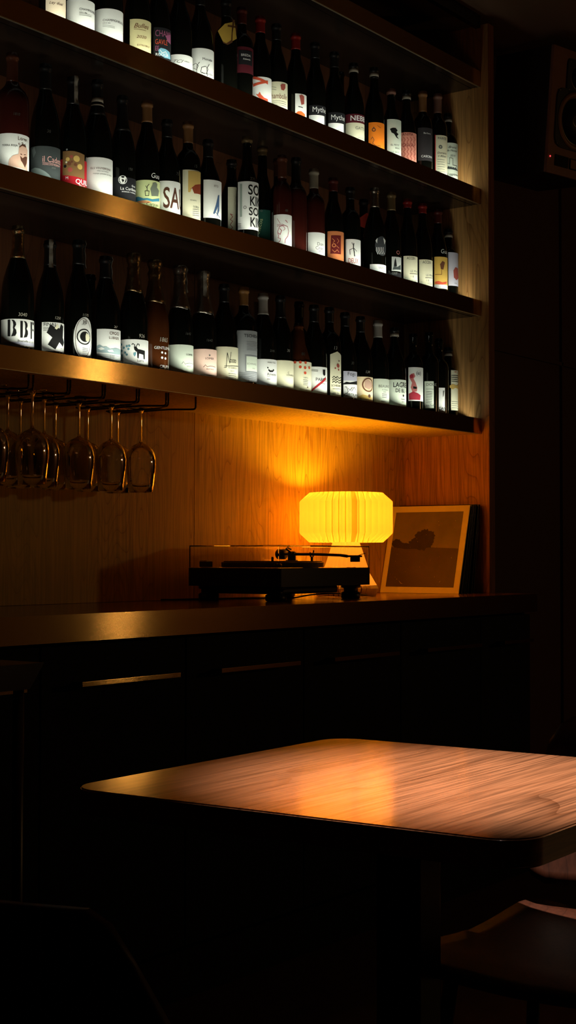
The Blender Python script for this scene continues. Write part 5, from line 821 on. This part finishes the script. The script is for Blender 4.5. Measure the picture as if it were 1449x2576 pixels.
# ------------------------------------------------------------------ turntable
TX, TY, TW, TD = 3.323, 2.460, .468, .334
tt = empty('turntable', (TX + TW / 2, TY + TD / 2, CT), 'black record player under a clear dust cover on the bar worktop', 'record player')
cx, cy = TW / 2, TD / 2
def tp(name, mb, par=None): return mb.build(name, par or tt)
z0, z1 = .042, .094
pl = MB(BLACKP); pl.prism(round_rect(TW, TD, .012), z0, z1); smooth_by_angle(tp('plinth', pl))
tp('chassis', MB(BLACKP).box(-cx + .05, -cy + .04, .020, cx - .12, cy - .03, z0, bev=.006))
for sx in (-1, 1):
    for sy in (-1, 1):
        fo = tp('foot', MB(BLACKP).lathe([(0, .0004), (.026, .0004), (.030, .004), (.030, .018), (.022, .022), (.022, .032), (.030, .034), (.030, z0 + .001), (0, z0 + .001)], 28, c=(sx * (cx - .045), sy * (cy - .045), 0)))
tp('nameplate', MB(STEEL).box(-cx + .052, -cy + .0385, .022, -cx + .072, -cy + .0395, .026))
# platter, mat
pcx, pcy, pr = -.052, -.008, .150
tp('platter', MB(PLATM, RUBBER).lathe([(0, z1 + .001), (pr - .004, z1 + .001), (pr, z1 + .003), (pr, z1 + .0155), (pr - .002, z1 + .017), (0, z1 + .017)], 64, c=(pcx, pcy, 0), smooth=False)
   .lathe([(0, z1 + .0171), (pr - .006, z1 + .0171), (pr - .007, z1 + .0195), (.05, z1 + .0195), (.049, z1 + .0185), (0, z1 + .0185)], 64, 1, c=(pcx, pcy, 0), smooth=False)
   .lathe([(0, z1 + .0185), (.0036, z1 + .0185), (.0036, z1 + .030), (.002, z1 + .032), (0, z1 + .0325)], 14, 0, c=(pcx, pcy, 0)))
# tonearm
ax, ay = cx - .048, cy - .070
arm = MB(BLACKM)
arm.lathe([(0, z1), (.030, z1), (.030, z1 + .008), (.019, z1 + .010), (.019, z1 + .022), (0, z1 + .022)], 28, c=(ax, ay, 0))
arm.lathe([(.010, z1 + .020), (.013, z1 + .022), (.013, z1 + .046), (.009, z1 + .049), (0, z1 + .049)], 24, c=(ax, ay, 0))
arm.tube([(ax, ay + .012, z1 + .040), (ax, ay - .09, z1 + .040), (ax - .004, ay - .185, z1 + .037), (ax - .012, ay - .215, z1 + .034)], .0045, 12)
arm.tube([(ax, ay - .015, z1 + .040), (ax, ay + .052, z1 + .040)], .0036, 10)
arm.tube([(ax - .030, ay - .02, z1 + .044), (ax - .024, ay + .004, z1 + .056), (ax - .004, ay + .014, z1 + .060), (ax + .012, ay + .012, z1 + .055)], .003, 8)
ta = tp('tonearm', arm)
tp('counterweight', MB(BLACKM).lathe([(0, 0), (.0145, 0), (.016, .002), (.016, .024), (.0145, .026), (0, .026)], 28, mtx=Matrix.Translation((ax, ay + .026, z1 + .040)) @ Matrix.Rotation(R(-90), 4, 'X')), ta)
tp('headshell', MB(BLACKM, TAGW).box(-.009, -.030, -.003, .009, .012, .003, bev=.001, mtx=Matrix.Translation((ax - .014, ay - .235, z1 + .034)) @ Matrix.Rotation(R(12), 4, 'Z'))
   .box(-.008, -.022, -.017, .008, .004, -.003, bev=.001, mtx=Matrix.Translation((ax - .014, ay - .235, z1 + .034)) @ Matrix.Rotation(R(12), 4, 'Z'))
   .tube([(ax - .006, ay - .250, z1 + .036), (ax + .004, ay - .262, z1 + .041), (ax + .010, ay - .268, z1 + .043)], .0012, 6), ta)
tp('arm_rest', MB(BLACKM).tube([(ax + .002, ay - .075, z1), (ax + .002, ay - .075, z1 + .030)], .004, 10)
   .tube([(ax - .008, ay - .075, z1 + .046), (ax - .006, ay - .075, z1 + .034), (ax + .002, ay - .075, z1 + .030), (ax + .009, ay - .075, z1 + .034), (ax + .011, ay - .075, z1 + .052)], .0022, 8))
tp('speed_knob', MB(BLACKM).lathe([(0, z1), (.011, z1), (.010, z1 + .012), (0, z1 + .013)], 24, c=(-cx + .04, -cy + .035, 0)))
tp('adapter_cube', MB(STEEL, BLACKM).box(-cx + .030, cy - .050, z1, -cx + .056, cy - .024, z1 + .022, bev=.002).box(-cx + .0295, cy - .0505, z1 + .003, -cx + .0565, cy - .0235, z1 + .018, 1))
# dust cover: an open-bottomed acrylic box with 3 mm walls
zt = z1 + .065; w = .003; e_ = .004
dc = MB(ACRYL)
ox, oy = cx - e_, cy - e_
O = [(-ox, -oy), (ox, -oy), (ox, oy), (-ox, oy)]; I = [(-ox + w, -oy + w), (ox - w, -oy + w), (ox - w, oy - w), (-ox + w, oy - w)]
zb_ = z1 + .0006
vs = [(x, y, zb_) for x, y in O] + [(x, y, zt) for x, y in O] + [(x, y, zb_) for x, y in I] + [(x, y, zt - w) for x, y in I]
fs = [[4, 5, 6, 7], [15, 14, 13, 12]]
for k in range(4):
    j = (k + 1) % 4
    fs += [[k, j, 4 + j, 4 + k], [8 + j, 8 + k, 12 + k, 12 + j], [j, k, 8 + k, 8 + j]]
dc.add(vs, fs)
bm = bmesh.new()
dco = tp('dust_cover', dc)
bm.from_mesh(dco.data); bmesh.ops.bevel(bm, geom=[e for e in bm.edges if all(v.co.z > zb_ + .001 or True for v in e.verts)], offset=.0011, segments=1, affect='EDGES'); bm.to_mesh(dco.data); bm.free()
for sx in (-1, 1):
    tp('hinge', MB(BLACKP).box(sx * .14 - .018, cy - .003, z1 - .03, sx * .14 + .018, cy + .010, z1 + .012, bev=.002))

# ------------------------------------------------------------------ record sleeves leaning on the side panel
SV = .315
def leaning(x, top_x):
    """frame: base edge at x on the counter along Y, leaning so that the top reaches top_x"""
    l = top_x - x; ang = math.asin(l / SV)
    return ang
SLEEVE = mat('black_record_sleeve', (.010, .009, .008), rough=.30, spec=.5)
SLEEVEW = mat('sleeve_edge_wear', (.30, .26, .2), rough=.7)
COVERB = mat('cover_cream_border', (.93, .86, .50), rough=.5, noise=.06, nscale=20)
def picture_mat():
    m, nt, b = newmat('cover_photo_sky')
    N = nt.nodes.new; L = nt.links.new
    tc = N('ShaderNodeTexCoord'); n = N('ShaderNodeTexNoise'); n.inputs['Scale'].default_value = 6; n.inputs['Detail'].default_value = 4
    L(tc.outputs['Object'], n.inputs['Vector'])
    r_ = N('ShaderNodeValToRGB'); r_.color_ramp.elements[0].position = .3; r_.color_ramp.elements[0].color = (.17, .14, .05, 1)
    r_.color_ramp.elements[1].position = .7; r_.color_ramp.elements[1].color = (.30, .25, .10, 1)
    L(n.outputs['Fac'], r_.inputs['Fac']); L(r_.outputs['Color'], b.inputs['Base Color']); b.inputs['Roughness'].default_value = .45
    return m
SKYP = picture_mat()
LANDP = mat('cover_photo_land', (.11, .08, .032), rough=.45, noise=.45, nscale=9)
TREEP = mat('cover_photo_tree', (.05, .034, .016), rough=.5, noise=.3, nscale=40)
SPECK = mat('cover_photo_specks', (.65, .5, .3), rough=.6)
def sleeve(x, topx, y0, th, name, label, cat, group=None):
    ang = leaning(x, topx)
    o = empty(name, (x, y0, CT), label, cat, group)
    o.rotation_euler = (0, ang, 0)
    return o
# local frame of a sleeve: X thickness (0..th), Y 0..SV, Z 0..SV ; -X side faces the room
FXB, FTOP, FY = 4.4205, 4.5035, 2.517
cov = sleeve(FXB, FTOP, FY, .0035, 'framed_record_cover', 'cream-bordered record cover with dusky tree photograph leaning at front of the sleeves', 'record')
cb = MB(COVERB, SLEEVE).box(0, 0, .0008, .0035, SV, SV, 0).build('sleeve_board', cov)
ph = MB(SKYP, LANDP, TREEP, SPECK)
def PQ(u, v, d): return (-d, SV - .0 - u, v)       # u from the far (left in view) edge, v up
def quad(u0, v0, u1, v1, mi, d): ph.add([PQ(u0, v0, d), PQ(u1, v0, d), PQ(u1, v1, d), PQ(u0, v1, d)], [[0, 1, 2, 3]], mi)
quad(.020, .022, .293, .293, 0, .0004)
ph.add([PQ(u, v, .0006) for u, v in [(.020, .022), (.293, .022), (.293, .160), (.19, .164), (.12, .166), (.06, .162), (.020, .166)]], [list(range(7))], 1)
rnd = random.Random(3)
def blob(cu, cv, ru, rv, n, jag, d):
    pts = []
    for k in range(n):
        a = 2 * math.pi * k / n; j = 1 + rnd.uniform(-jag, jag)
        pts.append(PQ(max(.0201, cu + ru * math.cos(a) * j), cv + rv * math.sin(a) * j, d))
    ph.add([PQ(cu, cv, d)] + pts, [[0, 1 + k, 1 + (k + 1) % n] for k in range(n)], 2)
blob(.150, .192, .042, .036, 46, .13, .0008); blob(.135, .178, .045, .022, 36, .15, .00085); blob(.040, .180, .019, .016, 26, .15, .0008)
blob(.066, .172, .026, .010, 24, .2, .00085); blob(.105, .168, .070, .010, 40, .1, .0009); blob(.17, .206, .022, .018, 30, .2, .00095)
for _ in range(34):
    u, v_ = rnd.uniform(.03, .285), rnd.uniform(.03, .285); s = rnd.uniform(.0004, .0013)
    quad(u, v_, u + s, v_ + s * rnd.uniform(1, 3), 3, .0011)
ph.add([PQ(u, v_, .0011) for u, v_ in [(.068, .046), (.071, .044), (.080, .034), (.090, .033), (.080, .036), (.073, .043)]], [list(range(6))], 3)
ph.build('photo_print', cov)
NS = 11
for i in range(NS):
    xb = FXB + .0075 + i * (.1125 / NS); xt = FTOP + .0050 + i * (.0735 / NS)
    th = .0042
    yo = FY + rnd.uniform(-.006, .004) + .004
    s = sleeve(xb, xt, yo, th, 'record_sleeve', 'thin black record sleeve in the stack leaning between the tree-photo cover and side panel', 'record', 'black record sleeves leaning on the side panel')
    hh = SV - rnd.uniform(0, .003) - .001
    MB(SLEEVE).box(0, 0, .001, th, SV - .004, hh, bev=.0006).build('sleeve_board', s)
    if i in (2, 5):
        wm = MB(SLEEVEW)
        for k in range(5):
            zz = .05 + .012 * k + (.12 if i == 5 else 0)
            wm.add([(.0006, -.0003, zz), (.0036, -.0003, zz + .006), (.0032, -.0003, zz + .0085), (.0004, -.0003, zz + .003)], [[0, 1, 2, 3]])
        wm.build('edge_wear', s)

# ------------------------------------------------------------------ dining table
TBX, TBY, TBS, TBZ = 1.5403, 1.5231, .72, .735
ta_ = R(1.687)
tb = empty('cafe_table', (TBX, TBY, 0), 'square wooden table with rounded corners and pedestal leg, lit from above', 'table', None, ta_)
tm = MB(TABLEW); tm.prism(round_rect(TBS, TBS, .055, 10, TBS / 2, -TBS / 2), TBZ - .036, TBZ)
bm_o = tm.build('table_top', tb)
bm = bmesh.new(); bm.from_mesh(bm_o.data)
bmesh.ops.bevel(bm, geom=[e for e in bm.edges if abs(e.verts[0].co.z - e.verts[1].co.z) < 1e-5], offset=.0022, segments=3, affect='EDGES')
bm.to_mesh(bm_o.data); bm.free(); smooth_by_angle(bm_o, 40)
q = TBS / 2
MB(BLACKM).box(q - .16, -q - .16, TBZ - .044, q + .16, -q + .16, TBZ - .0362, bev=.002).build('mounting_plate', tb)
MB(BLACKM).prism(round_rect(.074, .074, .008, 4, q, -q), .018, TBZ - .044).build('pedestal', tb)
MB(BLACKM).box(q - .23, -q - .23, .0005, q + .23, -q + .23, .014, bev=.005).box(q - .06, -q - .06, .014, q + .06, -q + .06, .02, bev=.002).build('base_plate', tb)

# ------------------------------------------------------------------ chairs
def chair(name, loc, rz, label, w_top=.42, hb=.40):
    """moulded plywood chair facing +X: seat, backrest, four legs, two back struts"""
    e = empty(name, loc, label, 'chair', None, rz)
    sh = .45
    def sheet(fn, nu, nv, th):
        """solid sheet: fn(u,v)->(point, normal) with rounded outline"""
        vs = []; fs = []
        for side in (0, 1):
            for i in range(nu + 1):
                for j in range(nv + 1):
                    p, n_ = fn(i / nu, j / nv)
                    vs.append((p + n_ * (th / 2 if side else -th / 2))[:])
        W = nv + 1; K = (nu + 1) * W
        for i in range(nu):
            for j in range(nv):
                a = i * W + j
                fs.append([a, a + 1, a + W + 1, a + W]); fs.append([K + a, K + a + W, K + a + W + 1, K + a + 1])
        for i in range(nu):
            a = i * W; fs.append([a, a + W, K + a + W, K + a]); a = i * W + nv; fs.append([a, K + a, K + a + W, a + W])
        for j in range(nv):
            a = j; fs.append([a, K + a, K + a + 1, a + 1]); a = nu * W + j; fs.append([a, a + 1, K + a + 1, K + a])
        return vs, fs
    def seat_fn(u, v):
        hw = .20 + .02 * u
        cr = max(0, abs(v - .5) * 2 - .8) / .2; cu_ = max(0, u - .88) / .12; cu0 = max(0, .1 - u) / .1
        x = -.20 + .42 * u - .02 * cr * cr * (1 if u > .5 else -1)
        y = (v - .5) * 2 * hw * (1 - .06 * max(cu_, cu0) ** 2)
        z = sh + .004 - .018 * math.sin(math.pi * u) + .016 * (2 * v - 1) ** 2 - .02 * max(0, u - .85) / .15
        return Vector((x, y, z)), Vector((0, 0, 1))
    vs, fs = sheet(seat_fn, 16, 16, .013)
    MB(CHAIRW).add(vs, fs, 0, True).build('seat', e)
    def back_fn(u, v):
        s = (v - .5) * 2
        hw = .199 - .003 * u
        zc = sh + .055 + (hb - .10) * u
        rr = .045
        # rounded upper and lower corners
        top = zc - (rr * max(0, (abs(s) - .78) / .22) ** 2 * (2 * u - 1))
        y = s * hw
        x = -.205 - .12 * u + .045 * s * s
        return Vector((x, y, top)), Vector((1, 0, .18)).normalized()
    vs, fs = sheet(back_fn, 14, 20, .012)
    MB(CHAIRW).add(vs, fs, 0, True).build('backrest', e)
    for sx, sy in ((1, 1), (1, -1), (-1, 1), (-1, -1)):
        x0 = .15 * sx; y0 = .165 * sy
        MB(BLACKM).tube([(x0, y0, sh - .012), (x0 + .025 * sx, y0 + .02 * sy, .22), (x0 + .05 * sx, y0 + .035 * sy, .001)], .011, 10, rs=[.012, .011, .009]).build('leg', e)
    for sy in (-1, 1):
        MB(BLACKM).tube([(-.12, .10 * sy, sh - .010), (-.20, .10 * sy, sh - .008)] + bezier((-.215, .10 * sy, sh - .004), (-.250, .10 * sy, sh + .03), (-.240, .10 * sy, sh + .08), (-.276, .10 * sy, sh + .22), 6), .008, 8).build('back_strut', e)
    return e
chair('dining_chair', (1.235, 1.075, 0), R(2), 'dark plywood chair with rounded back in the near left corner of the view', hb=.355)
chair('dining_chair', (2.165, .995, 0), R(182), 'dark plywood chair tucked under the right side of the lit table', hb=.375)

# high stool standing by the left end of the counter
st = empty('bar_stool', (1.50, 1.93, 0), 'tall black stool with steel leg at left edge of the view below the brass edge', 'stool')
MB(BLACKP).prism([(.0, .0), (.40, .0), (.365, -.045), (.035, -.045)], -.30, 0, mtx=Matrix.Translation((0, 0, .875)) @ Matrix.Rotation(R(90), 4, 'X') @ Matrix.Scale(1, 4)).build('seat', st)
for lx, ly in ((.352, .015), (.08, .015), (.305, .27), (.08, .27)):
    MB(DSTEEL if lx > .35 and ly < .1 else BLACKM).tube([(lx, ly, .0005), (lx, ly, .832)], .010, 12).build('leg', st)
for a_, b_ in (((.08, .015), (.352, .015)), ((.352, .015), (.305, .27)), ((.305, .27), (.08, .27)), ((.08, .27), (.08, .015))):
    MB(BLACKM).tube([(a_[0], a_[1], .30), (b_[0], b_[1], .30)], .006, 8).build('foot_rail', st)

# ------------------------------------------------------------------ studio monitor speaker
spk = empty('wall_speaker', (4.98, 2.36, 2.449), 'wood-fronted two-way monitor speaker with red power light hung high at right', 'speaker')
spk.rotation_euler = (R(5.0), 0, R(-12.0))
SW, SD, SHH = .29, .27, .455
SPKW = mat('speaker_veneer', (.24, .10, .06), rough=.5, noise=.2, nscale=25)
SPKB = mat('speaker_black_side', (.02, .012, .009), rough=.5)
CONE = mat('speaker_cone', (.012, .011, .010), rough=.6)
SURR = mat('speaker_surround_tan', (.26, .13, .045), rough=.5)
RINGM = mat('speaker_ring_grey', (.30, .27, .22), rough=.35, metal=.8)
RX = Matrix.Rotation(R(90), 4, 'X')
sb = MB(SPKB, SPKW)
sb.box(-SW / 2, .012, 0, SW / 2, SD, SHH, 0, bev=.003).box(-SW / 2, 0, 0, SW / 2, .0125, SHH, 1, bev=.003)
sb.build('cabinet', spk)
def driver(name, z, ro, parts, plate):
    m = MB(CONE, SURR, RINGM)
    m.prism(round_rect(plate[0], plate[1], .02 if ro < .06 else .04, 5), 0, .005, 0, Matrix.Translation((0, 0, z)) @ RX)
    mt = Matrix.Translation((0, -.005, z)) @ RX
    for r0, r1, h, mi in parts:
        m.lathe([(r0, 0), (r0, h * .5), ((r0 + r1) / 2, h), (r1, h * .5), (r1, 0)], 48, mi, mtx=mt)
    m.lathe([(0, -.0 + .001), (ro * .16, .004), (ro * .2, .0015), (ro * .78, .0008)], 40, 0, mtx=mt)
    for sx in (-1, 1):
        for sz in (-1, 1):
            m.lathe([(0, .002), (.003, .002), (.003, 0)], 10, 2, mtx=Matrix.Translation((sx * (plate[0] / 2 - .012), -.005, z + sz * (plate[1] / 2 - .012))) @ RX)
    return m.build(name, spk)
driver('tweeter', .362, .050, [(.043, .0455, .002, 2)], (.125, .125))
driver('woofer', .205, .105, [(.086, .104, .006, 1), (.0835, .0855, .003, 2), (.016, .020, .004, 2)], (.225, .215))
MB(CABM, SURR).box(-.10, -.004, .030, -.025, 0, .070, 0, bev=.001).box(-.015, -.004, .030, .09, 0, .070, 0, bev=.001).box(-.012, -.0045, .034, .02, -.0038, .066, 1).build('port_panel', spk)
MB(emit('red_indicator', (1, .05, .06), 2.2)).lathe([(.0028, 0), (.0028, .001), (.0015, .0025), (0, .003)], 14, mtx=Matrix.Translation((-.128, -.0005, .058)) @ RX).build('power_light', spk)
MB(BLACKM).box(-.03, SD, .15, .03, SD + .012, .33).tube([(0, SD + .01, .24), (0.0, SD + .13, .28), (0, SD + .30, .27)], .014, 12).build('wall_bracket', spk)

# ------------------------------------------------------------------ lights the room has
def area(name, loc, rot, sx, sy, e, col, spread=180):
    l = bpy.data.lights.new(name, 'AREA'); l.shape = 'RECTANGLE'; l.size = sx; l.size_y = sy; l.energy = e; l.color = col; l.spread = R(spread)
    o = bpy.data.objects.new(name, l); COL.objects.link(o); o.location = loc; o.rotation_euler = rot
    return o
LEDE = 3.3
for k in 'ABC':
    z1_ = SH[k][1]
    # in the groove behind the brass lip, tipped towards the bottles
    area('led_light', ((XL + XE) / 2 - .01, YS + .0225, z1_ - .010), (R(180 - 58), 0, 0), XE - XL - .022, .007, LEDE, (.98, 1, .85), 135)
# spot over the table
s = bpy.data.lights.new('table_spot', 'SPOT'); s.energy = 950; s.color = (1, .74, .58); s.spot_size = R(24); s.spot_blend = 1; s.shadow_soft_size = .02
so = bpy.data.objects.new('table_spot', s); COL.objects.link(so)
so.location = (1.93, 1.09, 2.95)
def aim(o, p): o.rotation_euler = (Vector(p) - o.location).to_track_quat('-Z', 'Y').to_euler()
aim(so, (1.955, 1.09, .735))
# pendant globe elsewhere in the room, mirrored in the brass edges
pend = empty('pendant_lamp', (7.4, -2.05, 1.95), 'warm glowing glass globe pendant hanging over the far side of the room', 'lamp')
MB(emit('pendant_glow', (1, .58, .22), 40)).lathe([(0, -.12), (.045, -.112), (.084, -.086), (.112, -.045), (.12, 0), (.112, .045), (.084, .086), (.045, .112), (.018, .1185)], 32).build('globe', pend)
MB(BLACKM).tube([(0, 0, .13), (0, 0, CEIL - 1.955)], .003, 8).lathe([(.02, .11), (.02, .14), (.005, .15)], 20).build('cord', pend)

w = bpy.data.worlds.new('night'); SC.world = w; w.use_nodes = True
w.node_tree.nodes['Background'].inputs[0].default_value = (.012, .006, .003, 1)
w.node_tree.nodes['Background'].inputs[1].default_value = .1

# ------------------------------------------------------------------ camera
F, AZ, PT, RL = 3744.3, 36.1807, 1.6737, -.0544
cam = bpy.data.cameras.new('camera'); co = bpy.data.objects.new('camera', cam); COL.objects.link(co)
cam.sensor_fit = 'VERTICAL'; cam.sensor_height = 36; cam.lens = 36 * F / 2576
cam.clip_start = .05
a, p_ = R(AZ), R(PT)
fwd = Vector((math.cos(a) * math.cos(p_), math.sin(a) * math.cos(p_), math.sin(p_)))
right = Vector((math.sin(a), -math.cos(a), 0))
upv = right.cross(fwd)
rl = R(RL)
r2 = right * math.cos(rl) - upv * math.sin(rl); u2 = upv * math.cos(rl) + right * math.sin(rl)
mw = Matrix((r2, u2, -fwd)).transposed().to_4x4(); mw.translation = (0, 0, 1.067)
co.matrix_world = mw
SC.camera = co
SC.view_settings.view_transform = 'Standard'; SC.view_settings.look = 'None'
SC.view_settings.exposure = 0; SC.view_settings.gamma = 1; SC.view_settings.use_curve_mapping = False
SC.cycles.use_denoising = True
SC.cycles.max_bounces = 10; SC.cycles.transmission_bounces = 10
